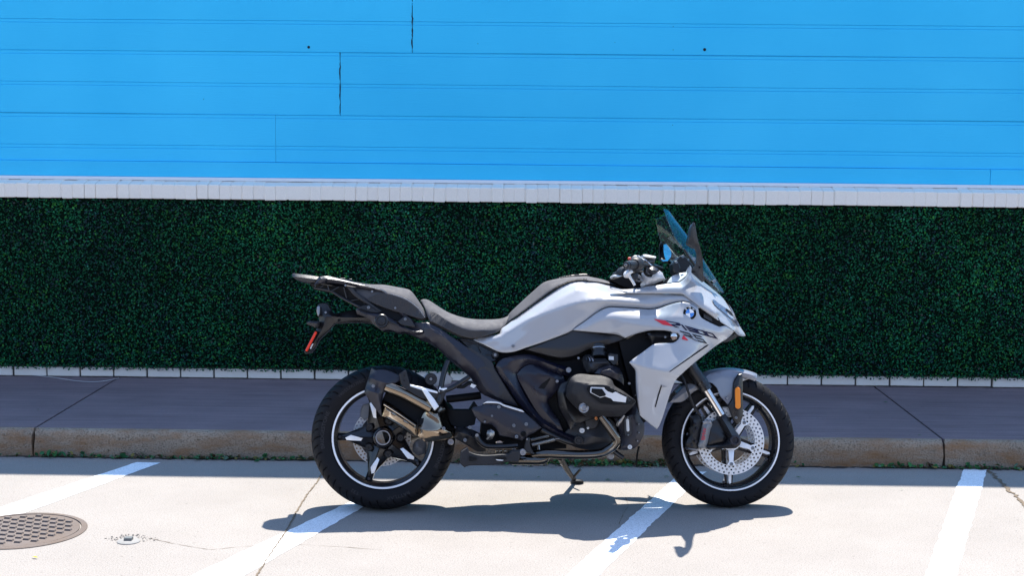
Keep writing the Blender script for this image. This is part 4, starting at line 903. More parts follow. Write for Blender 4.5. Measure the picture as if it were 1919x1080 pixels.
# ---- mirrors
def mirror_part():
    pts = [(1080, 178, .43), (1094, 190, .43), (1106, 260, .425), (1118, 330, .415), (1138, 400, .40), (1152, 450, .37), (1166, 520, .32), (1168, 600, .26), (1170, 650, .22), (1184, 722, .17), (1165, 730, .165), (1110, 680, .18), (1066, 640, .19), (1075, 605, .22), (1108, 560, .28), (1112, 500, .33), (1108, 450, .36), (1090, 420, .375), (1030, 375, .385), (1036, 340, .40), (1048, 285, .415), (1056, 230, .425)]
    return pts
mp_ = mirror_part()
shell('mirror', mp_, GRAIN, MO, .3, ZC, [[(1080, 230, .44), (1080, 330, .43), (1100, 390, .41)], [(1135, 470, .37), (1138, 560, .32), (1130, 640, .245)]], t=.02, r=.004, mirror=True)
shell('mirror_shell', [(1080, 186, .425), (1092, 200, .425), (1104, 262, .42), (1114, 330, .41), (1126, 392, .395), (1095, 412, .38), (1036, 372, .38), (1042, 335, .395), (1052, 285, .41), (1060, 232, .42)], GRAIN, MO, .41, ZC, [], t=.07, r=.002)
bolt((*ZC((1136, 596)), .285), .006, MO, BLACK)
shell('mirror_collar', [ZC(p) for p in [(1066, 632, .20), (1168, 634, .225), (1168, 641, .225), (1066, 641, .20)]], BLACK, MO, .2, ZI, [], t=.01, r=0)
MW = lambda x, b, y=462: b+(2.0*(x-826)+.45*(y-462))*.000509
far = shell('mirror_housing', [ZC((x, y, MW(x, -.364, y))) for x, y in [(772, 452), (780, 400), (795, 378), (832, 374), (870, 425), (905, 470), (935, 495), (945, 545), (925, 560), (900, 530), (880, 510), (845, 548), (800, 550), (778, 530), (768, 495)]], GRAIN, MO, -.36, ZI, [[ZC((x, y, MW(x, -.362, y))) for x, y in [(800, 460), (850, 470)]]], t=.03)
V, Fc = [], []
pts = [ZC(p) for p in [(778, 455), (788, 402), (802, 385), (830, 383), (858, 415), (878, 460), (874, 498), (842, 538), (802, 540), (782, 525), (774, 495)]]
ringv = [BK(p[0], p[1], MW((p[0]-1080)/.20372, -.352, (p[1]-380)/.20372)) for p in pts]; c = sum(ringv, Vector())/len(ringv)
obj('mirror_glass', [c]+ringv, [(0, (i+1) % len(pts)+1, i+1) for i in range(len(pts))], MIRR, far)
tube('mirror_stalk', [(900, 500, -.33), (940, 545, -.27), (1000, 560, -.16)], .012, GRAIN, MO, ZC)
shell('mirror_pivot', [ZC(p) for p in [(893, 570), (905, 538), (925, 533), (948, 560), (960, 610), (945, 650), (915, 650), (895, 620)]], SATIN, MO, .10, ZI, t=.03)
bolt((*ZC((922, 548)), .105), .007, MO, ALU); bolt((*ZC((982, 500)), .075), .008, MO, ALU); bolt((*ZC((1033, 527)), .075), .006, MO, ALU)
ZJ = zm(1130, 460, .09259); ZK = zm(730, 670, .16667); ZL = zm(860, 800, .11111); ZM = zm(1050, 620, .12966)
# ---- handlebar group
def across(p, Z, w0, w1, tilt=(0, 0)):
    """two points at the same photo position, w0 and w1 to the side; the second shifted by tilt (metres forward, up)"""
    a = BK(*Z(p)[:2], w0); return a, Vector((a.x+tilt[0], -w1, a.z+tilt[1]))
def lat_cyl(nm, p0, p1, rads, m, parent, seg=20):
    P = [Vector(p0).lerp(Vector(p1), k/(len(rads)-1)) for k in range(len(rads))]; V, Fc = tube_m(P, rads, seg); return obj(nm, V, Fc, m, parent, 40)
g0_, g1_ = BK(*ZJ((500, 400)), .385), BK(*ZJ((690, 385)), .262)
for sg in (1, -1):
    V, Fc = tube_m(spline3([Vector((p.x, p.y*sg, p.z)) for p in (g1_, BK(1224, 499, .15), BK(1240, 505, .04))], 6), .011, 12); obj('handlebar', V, Fc, SATIN, MO, 40)
lat_cyl('grip', g0_, g1_, [.0165, .0185, .0185, .0185, .0190, .0185, .0185, .022, .023], GRAIN, MO)
lat_cyl('bar_end', g0_+(g0_-g1_)*.16, g0_, [.014, .0155, .0155, .012], SATIN, MO)
e0 = g0_+(g0_-g1_)*.16; ax_ = (g0_-g1_).normalized()
obj('bar_end_screw', *lathe_m(e0, [(.0065, -.002), (.0065, .0015), (.004, .002), (.003, 0), (.0001, 0)], 14, ax_), ALU, MO, 30)
lat_cyl('switch_housing', g1_+(g0_-g1_)*.30, g1_+(g1_-g0_)*.18, [.024, .032, .034, .034, .032, .024], GRAIN, MO)
obj('kill_switch', *box(-.006, .006, -.008, .008, -.004, .006, .001), REDR, MO).location = BK(*ZJ((540, 272)), .30)
shell('switch_cap', [(600, 232), (640, 206), (740, 204), (770, 240), (840, 275), (850, 310), (790, 285), (700, 245)], SILVERP, MO, .25, ZJ, [[(640, 225, .262), (770, 262, .262)]], t=.03, step=4)
res_ = shell('fluid_reservoir', [(822, 235), (1062, 262), (1052, 330), (1040, 400), (980, 402), (840, 300)], SATIN, MO, .165, ZJ, [[(930, 260, .195), (950, 380, .195)]], t=.06, step=4)
shell('reservoir_cap', [(818, 190), (870, 182), (1080, 226), (1082, 245), (1060, 272), (1020, 274), (820, 240)], SILVERP, res_, .17, ZJ, [[(830, 214, .202), (1060, 250, .202)]], t=.07, step=4)
tube('reservoir_pipe', [(830, 280, .2), (900, 335, .2), (980, 410, .195)], .0045, CHROME, MO, ZJ, seg=8)
lv = shell('brake_lever', [(428, 580), (455, 525), (540, 478), (590, 500), (622, 545), (560, 590), (590, 660), (640, 735), (672, 800), (640, 818), (600, 745), (540, 655), (480, 650), (445, 640)], SILVERP, MO, .34, ZJ, [[(470, 590, .356), (545, 530, .356)], [(560, 640, .352), (640, 770, .345)]], t=.02, step=4)
shell('lever_clamp', [(570, 590), (690, 540), (720, 600), (700, 690), (660, 720), (610, 660)], SATIN, MO, .27, ZJ, t=.05, step=4)
tube('brake_hose', [(860, 470, .22), (850, 545, .22), (900, 610, .20), (980, 620, .18)], .0055, BLACK, MO, ZJ, seg=8)
tube('brake_hose', [(880, 450, .23), (990, 520, .22), (1060, 560, .2)], .005, SATIN, MO, ZJ, seg=8)
shell('master_cylinder', [(880, 500), (930, 440), (1010, 425), (1110, 470), (1145, 520), (1060, 580), (1000, 600), (930, 560)], ENG, MO, .20, ZJ, [[(940, 490, .225), (1090, 510, .222)]], t=.05, step=4)
yk = shell('top_yoke', [(790, 560, .12), (830, 540, .12), (960, 650, .14), (1150, 510, .13), (1215, 560, .12), (1225, 600, .12), (1270, 690, .115), (1150, 740, .11), (1040, 790, .11), (900, 830, .11), (780, 850, .11), (760, 790, .11), (820, 690, .115)], SILVERP, MO, .12, ZJ, [[(1000, 680, .145), (1215, 590, .135)], [(820, 830, .125), (1040, 735, .135), (1250, 650, .128)]], t=.10, step=4)
for p in ((760, 650), (790, 700), (735, 640)): bolt((*ZJ(p), .14), .009, yk, ALU)
tube('wiring', [(700, 600, .13), (760, 660, .12), (700, 780, .10), (650, 850, .08)], .008, BLACK, MO, ZJ, seg=8)
tube('wiring', [(640, 640, .15), (700, 720, .13), (780, 700, .12)], .006, ALU, MO, ZJ, seg=8)
shell('instrument_bed', [(160, 690), (320, 640), (560, 560), (800, 520), (1180, 600), (1240, 760), (900, 860), (560, 870), (400, 830)], BLACK, MO, .10, ZJ, thru=True, step=6)
# left-hand bar end, seen past the tank
h0, h1 = BK(*ZJ((250, 610)), -.36), BK(*ZJ((420, 560)), -.24)
lat_cyl('grip', h0, h1, [.015, .0165, .0165, .0165, .018], GRAIN, MO)
lat_cyl('switch_housing', h1+(h0-h1)*.35, h1+(h1-h0)*.3, [.022, .029, .030, .030, .022], GRAIN, MO)
tube('clutch_lever', [(170, 655, -.33), (240, 620, -.27), (400, 640, -.2)], .006, SILVERP, MO, ZJ, seg=8)
# inner screen panel beside the instruments
shell('cockpit_panel', [ZC(p) for p in [(835, 742, .09), (870, 690, .085), (930, 655, .08), (1010, 640, .08), (1035, 590, .085), (1045, 640, .10), (1000, 690, .12), (935, 733, .12)]], SILVERP, MO, .09, ZI, [], t=.006, mirror=True)
# ---- seat
seat = shell('rider_seat', [ZB(p) for p in [(42, 408, .06), (70, 397, .06), (120, 408, .06), (200, 460, .065), (300, 520, .07), (430, 565, .075), (560, 583, .075), (720, 583, .07), (800, 572, .065), (862, 545, .05), (842, 590, .085), (832, 628, .10), (770, 692, .13), (700, 720, .145), (640, 737, .15), (530, 757, .15), (420, 737, .148), (300, 682, .142), (200, 632, .135), (130, 602, .13), (108, 560, .12), (80, 480, .10)]], SEATM, MO, .1, ZI,
    [[ZB(p) for p in [(90, 450, .095), (200, 520, .128), (300, 592, .148), (450, 668, .162), (560, 682, .164), (720, 675, .152), (800, 648, .125)]], [ZB(p) for p in [(110, 440, .08), (200, 490, .10), (300, 550, .12), (430, 600, .132), (560, 622, .134), (720, 620, .12), (800, 605, .10)]]], thru=True, r=.004, sharp=70, key='seat', soft=8)
decal('seat_side', [ZB(p) for p in [(135, 505), (200, 536), (300, 604), (450, 678), (560, 690), (720, 684), (795, 660), (768, 688), (700, 716), (640, 733), (530, 753), (420, 733), (300, 678), (200, 628), (150, 600), (138, 560)]], 'seat', SEATD, seat, ZI, .006, True)
pil = shell('pillion_seat', [ZA(p) for p in [(480, 225, .05), (620, 240, .06), (740, 260, .06), (880, 265, .06), (1000, 285, .06), (1110, 308, .06), (1150, 340, .07), (1220, 440, .085), (1278, 540, .10), (1276, 570, .105), (1230, 580, .115), (1100, 545, .12), (900, 480, .12), (700, 400, .11), (560, 300, .10)]], SEATM, MO, .1, ZI,
    [[ZA(p) for p in [(640, 300, .105), (850, 320, .125), (960, 352, .132), (1060, 385, .136), (1140, 430, .134), (1200, 480, .128), (1255, 560, .118)]], [ZA(p) for p in [(700, 280, .09), (880, 290, .105), (1050, 325, .112), (1130, 370, .11), (1200, 450, .105)]]], thru=True, r=.004, sharp=70, key='pil', soft=8)
decal('seat_side', [ZA(p) for p in [(870, 338), (960, 358), (1060, 393), (1140, 440), (1195, 488), (1248, 565), (1228, 577), (1100, 540), (900, 476), (720, 402), (800, 360)]], 'pil', SEATD, pil, ZI, .006)
# stitching along the pillion edge
sp_ = catmull([(*ZA(p), 0) for p in [(950, 350), (1060, 385), (1140, 431), (1200, 482), (1258, 560)]], False, 2.6)
for p in sp_[::1]:
    V, Fc = lathe_m(BK(p[0], p[1], surf_w('pil', p[0], p[1])+.0015), [(.0016, -.001), (.0014, .0006), (.0001, .0008)], 6); obj('stitch', V, Fc, SILVERP, pil)
cover = shell('tank_pad', [ZB(p) for p in [(832, 628, .095), (848, 575, .085), (872, 520, .075), (1000, 395, .06), (1100, 305, .055), (1180, 241, .05), (1300, 210, .045), (1440, 190, .04), (1571, 185, .04)]] + [ZC(p) for p in [(130, 682, .04), (250, 708, .045), (330, 738, .05), (425, 772, .06), (330, 750, .085), (200, 727, .088), (100, 718, .088)]] + [ZB(p) for p in [(1571, 222, .09), (1480, 226, .092), (1400, 244, .098), (1300, 296, .104), (1100, 430, .110), (920, 562, .115)]], SEATM, MO, .07, ZI,
    [[ZB(p) for p in [(860, 590, .105), (930, 530, .106), (1110, 395, .104), (1250, 290, .10), (1400, 215, .092), (1560, 200, .086)]]], thru=True, r=.004, sharp=70, key='pad', soft=6)
decal('pad_edge', [ZB(p) for p in [(842, 622), (880, 580), (1110, 415), (1290, 285), (1400, 228), (1480, 212), (1571, 206), (1571, 220), (1480, 225), (1400, 243), (1300, 294), (1100, 428), (920, 560)]], 'pad', BLACK, cover, ZI, .0015)
shell('filler_cap', [ZB(p) for p in [(1270, 212), (1340, 190), (1450, 172), (1545, 163), (1600, 170), (1600, 186), (1450, 190), (1300, 215)]], SATIN, MO, .035, ZI, thru=True)
# ---- tail
rail = shell('grab_rail', [ZA(p) for p in [(292, 190), (340, 183), (395, 190), (560, 226), (720, 266), (850, 300), (905, 330), (960, 390), (1050, 500), (1110, 560), (1146, 592), (1118, 602), (1088, 592), (1040, 548), (982, 470), (920, 382), (862, 336), (800, 322), (560, 268), (395, 244), (330, 248), (245, 262), (258, 240)]], ENG, MO, .120, ZI,
     [[ZA(p) for p in [(300, 215, .136), (390, 212, .138), (560, 242, .140), (850, 312, .140), (900, 345, .140), (985, 445, .138), (1060, 540, .134)]]], t=.03, mirror=True)
for p in ((352, 245), (530, 271), (775, 327), (988, 479)): bolt((*ZA(p), .128), .006, rail, ALU if p[0] > 400 else BLACK)
shell('luggage_rack', [ZA(p) for p in [(35, 178, .04), (45, 159, .04), (140, 170, .07), (285, 190, .09), (272, 245, .10), (180, 238, .09), (60, 206, .06)]], GRAIN, MO, .08, ZI, [[ZA((70, 190, .08)), ZA((260, 215, .11))]], thru=True)
for a, b in ((505, 205), (570, 213)): shell('rack_pad', [ZA(p) for p in [(a-28, b-4), (a+20, b-2), (a+26, b+12), (a-20, b+8)]], SATIN, MO, .05, ZI, t=.1, r=.001, step=4)
shell('rail_stay', [ZA(p) for p in [(545, 288), (595, 290), (645, 348), (770, 440), (862, 505), (838, 520), (740, 452), (612, 366)]], GRAIN, MO, .125, ZI, t=.03, mirror=True)
shell('tail_subframe', [ZA(p) for p in [(200, 255, .06), (270, 250, .08), (400, 270, .09), (560, 285, .10), (720, 370, .105), (950, 490, .11), (1110, 560, .115), (1170, 600, .12), (1120, 640, .12), (900, 560, .115), (760, 500, .11), (640, 466, .10), (500, 392, .09), (390, 328, .08), (250, 302, .06)]], BLACK, MO, .1, ZI, thru=True, r=.002)
tube('subframe_edge', [ZA(p) for p in [(240, 292, .09), (390, 324, .098), (500, 388, .104), (640, 460, .11), (770, 520, .114)]], .0055, SATIN, MO, seg=8)
for a, b in (((300, 290), (330, 268)), ((365, 270), (380, 318)), ((400, 325), (470, 285)), ((515, 288), (540, 388)), ((575, 412), (655, 400)), ((698, 412), (706, 440)), ((250, 255), (255, 285))):
    tube('subframe_rib', [(*ZA(a), .105), (*ZA(b), .105)], .003, GRAIN, MO, seg=6)
arm = shell('plate_holder', [ZA(p) for p in [(790, 520), (640, 498), (560, 504), (490, 520), (430, 532), (408, 508), (372, 442), (340, 430), (285, 440), (268, 470), (266, 520), (284, 560), (290, 600), (270, 660), (210, 775), (150, 880), (160, 900), (215, 892), (255, 840), (292, 770), (362, 702), (432, 622), (470, 622), (600, 614), (760, 622), (830, 645)]], SATIN, MO, .028, ZI, [[ZA(p) for p in [(760, 570, .045), (480, 565, .045), (340, 540, .045), (330, 640, .042), (240, 800, .04)]]], thru=True)
shell('tail_lamp', [ZA(p) for p in [(268, 470), (284, 458), (298, 470), (294, 540), (278, 555), (266, 520)]], ALU, arm, .05, ZI, t=.1, r=.002, step=4)
bolt((*ZA((348, 520)), .045), .0065, arm, ALU)
shell('indicator', [ZA(p) for p in [(170, 612), (205, 598), (285, 600), (282, 640), (250, 660), (215, 640), (180, 632)]], GRAIN, MO, .10, ZI, [[ZA((200, 616, .112)), ZA((265, 622, .112))]], t=.07, mirror=True, step=4)
shell('holder_slot', [ZA(p) for p in [(455, 590), (485, 592), (480, 606), (458, 604)]], BLACK, arm, .044, ZI, t=.004, r=0, step=4)
pill((257, 703), (172, 870), 17, BLACK, arm, ZA, .052, 'reflector_bezel', .02)
pill((256, 706), (173, 867), 11.5, REDR, arm, ZA, .0545, 'rear_reflector')
shell('plate_light', [ZA(p) for p in [(218, 812), (235, 805), (212, 858), (200, 850)]], PLUG, arm, .047, ZI, t=.004, r=0, step=4)
cm_ = shell('case_mount', [ZA(p) for p in [(626, 508), (634, 480), (660, 480), (748, 518), (780, 524), (850, 530), (920, 560), (970, 588), (1032, 625), (1060, 640), (1170, 678), (1254, 678), (1250, 715), (1185, 730), (1062, 698), (1030, 708), (930, 680), (870, 690), (800, 640), (748, 580), (636, 532)]], ENG, MO, .128, ZI, [[ZA(p) for p in [(645, 500, .142), (760, 545, .142), (860, 560, .142), (1040, 655, .142), (1190, 700, .142), (1240, 696, .142)]]], t=.03, mirror=True)
shell('mount_slot', [ZA(p) for p in [(650, 490), (680, 490), (740, 512), (730, 522), (655, 500)]], BLACK, cm_, .143, ZI, t=.004, r=0, step=4)
for a, b in (((660, 512), (730, 545)), ((930, 600), (1020, 640)), ((1075, 665), (1160, 700))):
    tube('mount_rib', [(*ZA(a), .146), (*ZA(b), .146)], .0035, GRAIN, cm_, seg=6)
lathe('mount_knob', (*ZA((862, 600)), .142), [(.0305, -.02), (.0305, .008), (.027, .012), (.021, .012), (.020, .006), (.018, .006), (.017, .016), (.0001, .017)], SATIN, cm_, seg=28)
bk_ = shell('rail_bracket', [ZA(p) for p in [(1010, 605), (1045, 575), (1075, 556), (1120, 572), (1172, 645), (1165, 660), (1060, 640), (1030, 625)]], GRAIN, MO, .138, ZI, t=.02)
bolt((*ZA((1080, 582)), .141), .0075, bk_, CALI); bolt((*ZA((742, 474)), .132), .0085, MO, CALI)
shell('rail_bracket', [ZA(p) for p in [(640, 480), (690, 455), (750, 452), (800, 490), (860, 528), (780, 524), (745, 516)]], SATIN, MO, .128, ZI, t=.02)
# ---- side panel, frame plates
shell('seat_side_panel', [ZA((1160, 610, .115)), ZB((75, 612, .125)), ZB((105, 612, .13)), ZB((210, 660, .14)), ZB((300, 722, .145)), ZB((400, 790, .150)), ZF((290, 40, .152)), ZF((380, 92, .155)), ZF((470, 148, .158)), ZF((494, 200, .16)), ZF((540, 275, .16)), ZF((600, 375, .16)), ZF((648, 445, .16)), ZF((658, 472, .158)), ZF((560, 447, .15)), ZF((480, 418, .145)), ZF((410, 382, .14)), ZF((362, 322, .135)), ZF((325, 262, .132)), ZF((180, 142, .125)), ZB((180, 832, .118)), ZB((0, 742, .11)), ZA((1080, 690, .105))], ENG, MO, .14, ZI,
    [[ZB((120, 660, .146)), ZB((300, 780, .160)), ZF((280, 120, .166)), ZF((370, 220, .168)), ZF((420, 330, .166)), ZF((520, 410, .164))], [ZB((90, 740, .136)), ZF((150, 110, .148)), ZF((260, 200, .152)), ZF((340, 290, .152))]], t=.04, mirror=True, key='sidep')
decal('grained_inlay', [ZF(p) for p in [(285, 45), (330, 55), (470, 150), (490, 205), (535, 280), (600, 385), (640, 445), (560, 425), (450, 370), (400, 300), (362, 230), (380, 195), (430, 178), (400, 130)]], 'sidep', GRAIN, MO, ZI, .0015, True)
fb = shell('frame_bracket', [ZB(p) for p in [(385, 755, .12), (530, 768, .12), (640, 830, .12), (742, 878, .125), (762, 905, .13), (735, 965, .135), (700, 975, .135), (640, 955, .13), (560, 895, .125), (470, 838, .12)]], SATIN, MO, .12, ZI, t=.03, mirror=True)
for a, b in (((480, 810), (560, 800)), ((560, 800), (600, 890)), ((560, 800), (720, 880)), ((640, 910), (690, 915)), ((420, 770), (560, 800))): tube('bracket_rib', [(*ZB(a), .128), (*ZB(b), .128)], .003, GRAIN, fb, seg=6)
lathe('pivot_boss', (*ZB((728, 911)), .135), [(.017, -.02), (.017, .004), (.013, .008), (.0001, .008)], SATIN, MO, seg=20); bolt((*ZB((728, 911)), .143), .0085, MO, ALU)
shell('air_box', [(985, 656, .165), (1020, 642, .168), (1061, 627, .168), (1073, 620, .168), (1100, 621, .17), (1140, 626, .175), (1165, 630, .18), (1174, 634, .182), (1160, 640, .18), (1133, 648, .178), (1106, 654, .176), (1078, 667, .172), (1053, 671, .168), (1028, 667, .165), (1000, 660, .162)], GRAIN, MO, .17, ZI, [[(1010, 652, .176), (1070, 655, .182), (1110, 642, .188), (1140, 636, .19)]], t=.1, mirror=True)
frame = shell('main_frame', [ZF(p) for p in [(500, 185), (518, 150), (560, 122), (640, 102), (720, 95), (800, 110), (900, 150), (1020, 188), (1048, 208), (1050, 225), (1025, 250), (990, 247), (900, 215), (800, 172), (740, 166), (690, 188), (650, 232), (655, 270), (700, 370), (760, 470), (820, 540), (870, 582), (1000, 660), (1090, 692), (1130, 712), (1120, 745), (1090, 755), (1050, 738), (960, 696), (835, 632), (770, 570), (700, 492), (640, 415), (580, 320), (530, 250)]], FRAMEM, MO, .160, ZI,
    [[ZF(p) for p in [(530, 190, .176), (620, 140, .182), (720, 128, .184), (820, 142, .184), (1010, 215, .182)]], [ZF(p) for p in [(560, 230, .18), (640, 340, .184), (720, 460, .184), (820, 575, .184), (960, 660, .186), (1090, 720, .19)]]], t=.05, mirror=True)
lathe('frame_bolt', (*ZF((1025, 208)), .184), [(.013, -.01), (.013, .006), (.011, .009), (.007, .009), (.006, .003), (.0001, .003)], ALU, frame, seg=18)
lathe('frame_pivot', (*ZF((1097, 717)), .188), [(.020, -.02), (.020, .006), (.017, .010), (.012, .010), (.011, .005), (.009, .005), (.008, .011), (.0001, .011)], SATIN, frame, seg=24)
inner = shell('frame_cover', [ZF(p) for p in [(648, 236), (690, 190), (740, 166), (800, 172), (900, 212), (990, 248), (1005, 290), (985, 322), (930, 372), (885, 420), (872, 440), (905, 505), (960, 575), (985, 645), (955, 645), (860, 582), (800, 520), (740, 425), (690, 335), (655, 270)]], FRAMEM, MO, .155, ZI,
    [[ZF(p) for p in [(720, 220, .165), (820, 232, .176), (890, 250, .176), (960, 285, .166)]], [ZF(p) for p in [(715, 290, .165), (800, 370, .172), (870, 400, .170)]], [ZF(p) for p in [(800, 430, .165), (880, 540, .166), (950, 620, .162)]]], t=.02, mirror=True, key='inner')
decal('vent_slot', [ZF(p) for p in [(892, 266), (893, 278), (850, 345), (806, 340), (830, 310)]], 'inner', BLACK, inner, ZI, .002)
bolt((*ZF((943, 289)), .168), .009, inner, ALU)
# engine mass behind everything
shell('engine_block', [(930, 690), (985, 672), (1060, 676), (1110, 660), (1150, 640), (1175, 640), (1190, 690), (1205, 745), (1200, 800), (1186, 832), (1160, 842), (1100, 838), (1040, 830), (1000, 812), (960, 790), (940, 740)], BLACK, MO, .115, ZI, thru=True)
shell('engine_gap_filler', [(905, 652), (985, 650), (1080, 660), (1120, 648), (1120, 700), (1040, 705), (940, 690)], BLACK, MO, .10, ZI, thru=True)  # black filler added to close the see-through gap above the engine block
shell('radiator', [(1160, 640), (1180, 632), (1215, 610), (1262, 620), (1262, 640), (1215, 665), (1190, 690), (1200, 740), (1212, 790), (1195, 800), (1185, 740), (1172, 690)], BLACK, MO, .17, ZI, t=.2)
shell('steering_head', [ZD(p) for p in [(500, 510), (740, 440), (960, 460), (1040, 520), (1150, 760), (1260, 900), (1200, 980), (1050, 920), (800, 620)]], BLACK, MO, .08, ZI, thru=True)
sp2 = shell('side_lamp_mount', [ZD(p) for p in [(720, 462), (780, 446), (900, 440), (990, 455), (1020, 480), (1030, 510), (1000, 545), (900, 552), (820, 555), (775, 572), (755, 520)]], SATIN, MO, .205, ZI, [[ZD((790, 490, .22)), ZD((980, 500, .225))]], t=.04)
bolt((*ZD((902, 498)), .222), .006, sp2, ALU); lathe('side_lamp', (*ZD((985, 492)), .228), [(.018, -.02), (.018, .006), (.014, .016), (.0001, .018)], CHROME, sp2, seg=18)
tube('radiator_hose', [(1205, 640, .15), (1215, 632, .18), (1222, 640, .18)], .006, BLACK, MO)
# ---- cylinder head and intake
head = shell('cylinder_cover', [ZG(p) for p in [(225, 440, .26), (232, 400, .27), (250, 330, .28), (278, 302, .27), (320, 292, .265), (400, 300, .265), (490, 306, .265), (528, 330, .275), (548, 372, .29), (600, 405, .295), (682, 462, .285), (692, 482, .28), (672, 512, .28), (622, 560, .27), (592, 580, .265), (480, 582, .265), (362, 582, .265), (330, 556, .265), (270, 500, .262), (236, 462, .26)]], HEADM, MO, .27, ZI,
    [[ZG(p) for p in [(250, 430, .30), (275, 345, .315), (330, 352, .335), (400, 358, .338), (500, 366, .338)]], [ZG(p) for p in [(290, 440, .325), (330, 358, .336), (345, 345, .33)]], [ZG(p) for p in [(330, 370, .34), (440, 365, .342), (500, 372, .342), (590, 415, .335), (675, 465, .31)]],
     [ZG(p) for p in [(300, 470, .318), (370, 520, .325), (480, 545, .32), (600, 545, .30), (660, 505, .295)]], [ZG(p) for p in [(340, 400, .342), (380, 470, .342), (450, 505, .34), (560, 512, .332), (660, 500, .31)]]], t=.12, mirror=True, key='head', step=4)
ins = decal('head_inlay', [ZG(p) for p in [(358, 395), (372, 374), (430, 371), (492, 377), (560, 404), (640, 445), (690, 478), (665, 500), (560, 501), (455, 492), (385, 438)]], 'head', BLACK, head, ZI, .0065)
decal('head_plate', [ZM(p) for p in [(440, 825), (455, 815), (640, 822), (648, 845), (690, 880), (760, 905), (800, 885), (960, 965), (950, 1040), (770, 1020), (740, 985), (650, 952), (580, 972), (440, 900), (435, 885)]], 'head', SILVERP, ins, ZI, .012)  # chrome plate; its bright sky reflection is painted in as pale silver
decal('plate_window', [ZM(p) for p in [(458, 836), (610, 845), (640, 890), (665, 925), (650, 945), (575, 960), (452, 893)]], 'head', BLACK, ins, ZI, .0155)
hb_ = ZG((340, 522)); lathe('head_bolt', (*hb_, .322), [(.021, -.02), (.021, .004), (.0155, .004), (.015, .008), (.011, .012), (.007, .012), (.006, .006), (.0001, .006)], ALU, head, seg=20)
shell('throttle_cover', [ZM(p) for p in [(500, 620, .24), (560, 555, .24), (640, 520, .235), (720, 498, .23), (860, 545, .23), (890, 600, .232), (920, 700, .235), (920, 790, .235), (850, 735, .25), (740, 680, .26), (640, 650, .26)]], ENG, MO, .24, ZI, [[ZM(p) for p in [(600, 590, .262), (720, 560, .268), (800, 615, .270), (890, 630, .255)]], [ZM((800, 615, .27)), ZM((795, 540, .245))]], t=.09, mirror=True, step=4)
shell('intake_elbow', [ZM(p) for p in [(318, 430, .17), (340, 370, .17), (400, 340, .17), (470, 360, .18), (500, 402, .20), (660, 402, .20), (740, 490, .21), (640, 522, .22), (560, 556, .225), (498, 620, .22), (400, 610, .21), (360, 540, .19), (335, 480, .18)]], GRAIN, MO, .2, ZI, [[ZM(p) for p in [(400, 420, .205), (440, 520, .235), (450, 580, .235)]], [ZM(p) for p in [(440, 500, .225), (490, 455, .235), (690, 455, .235)]]], t=.1, mirror=True, step=4)
for k in range(3): tube('clamp_band', [(*ZM((355+45*k, 372-10*k+18*k)), .19+.008*k), (*ZM((380+45*k, 400-10*k+18*k)), .205+.008*k), (*ZM((392+45*k, 440+5*k)), .215+.008*k)], .0035, ALU if k else SATIN, MO, seg=6)
ia, ib = BK(*ZM((560, 385)), .17), BK(*ZM((550, 180)), .15)
lat_cyl('intake_pipe', ia, ib, [.034]*2+[.0345, .031, .031, .036, .037, .034, .030], SATIN, MO, 28)
V, Fc = tube_m([ia.lerp(ib, .52), ia.lerp(ib, .60)], .0365, 28); obj('intake_clamp', V, Fc, ALU, MO, 40)
cn = shell('connector', [ZM(p) for p in [(695, 345), (730, 325), (840, 345), (835, 500), (760, 500), (700, 420)]], SATIN, MO, .20, ZI, t=.04, step=4)
shell('connector_tag', [ZM(p) for p in [(706, 370), (776, 374), (778, 428), (704, 424)]], PLUG, cn, .204, ZI, t=.004, r=0, step=4)
bolt((*ZM((265, 398)), .185), .007, MO, ALU); bolt((*ZM((997, 765)), .25), .007, MO, ALU, h=.012); bolt((*ZM((1090, 935)), .2), .004, MO, ALU); bolt((*ZG((196, 517)), .2), .005, MO, CALI); bolt((*ZG((185, 420)), .2), .005, MO, CALI)
# cylinder barrel, side and front covers
shell('cylinder_barrel', [ZG(p) for p in [(165, 420), (185, 360), (235, 340), (260, 420), (340, 560), (420, 590), (330, 620), (250, 670), (220, 600), (180, 530)]], SATIN, MO, .20, ZI, [[ZG((200, 420, .23)), ZG((240, 560, .23)), ZG((280, 620, .22))]], t=.1)
shell('crankcase', [ZG(p) for p in [(240, 660), (300, 610), (420, 585), (520, 590), (560, 640), (580, 740), (540, 780), (430, 805), (330, 800), (230, 770), (200, 700)]], GRAIN, MO, .15, ZI, [[ZG(p) for p in [(340, 700, .165), (430, 720, .185), (510, 730, .17)]], [ZG((330, 770, .17)), ZG((520, 760, .17))]], t=.1)
lathe('crankcase_boss', (*ZG((392, 620)), .165), [(.030, -.04), (.030, .004), (.026, .009), (.0001, .010)], GRAIN, MO, seg=26)
fc = shell('front_cover', [ZG(p) for p in [(545, 590), (600, 570), (640, 545), (690, 480), (705, 520), (725, 585), (748, 630), (745, 700), (725, 745), (690, 790), (640, 806), (585, 806), (590, 740), (575, 660)]], ENG, MO, .17, ZI, [[ZG(p) for p in [(605, 590, .19), (680, 560, .19), (690, 720, .188), (640, 790, .18), (600, 780, .18)]]], t=.1)
pill((634, 598), (638, 692), 24, GRAIN, fc, ZG, .196, 'sight_bezel', .02); pill((635, 605), (638, 672), 10, PLUG, fc, ZG, .1985, 'sight_glass', .004)
for p in ((636, 585), (640, 705)): bolt((*ZG(p), .197), .0045, fc, CALI)
for p in ((710, 632), (712, 690), (706, 560), (702, 745)): bolt((*ZG(p), .186), .004, fc, ALU)
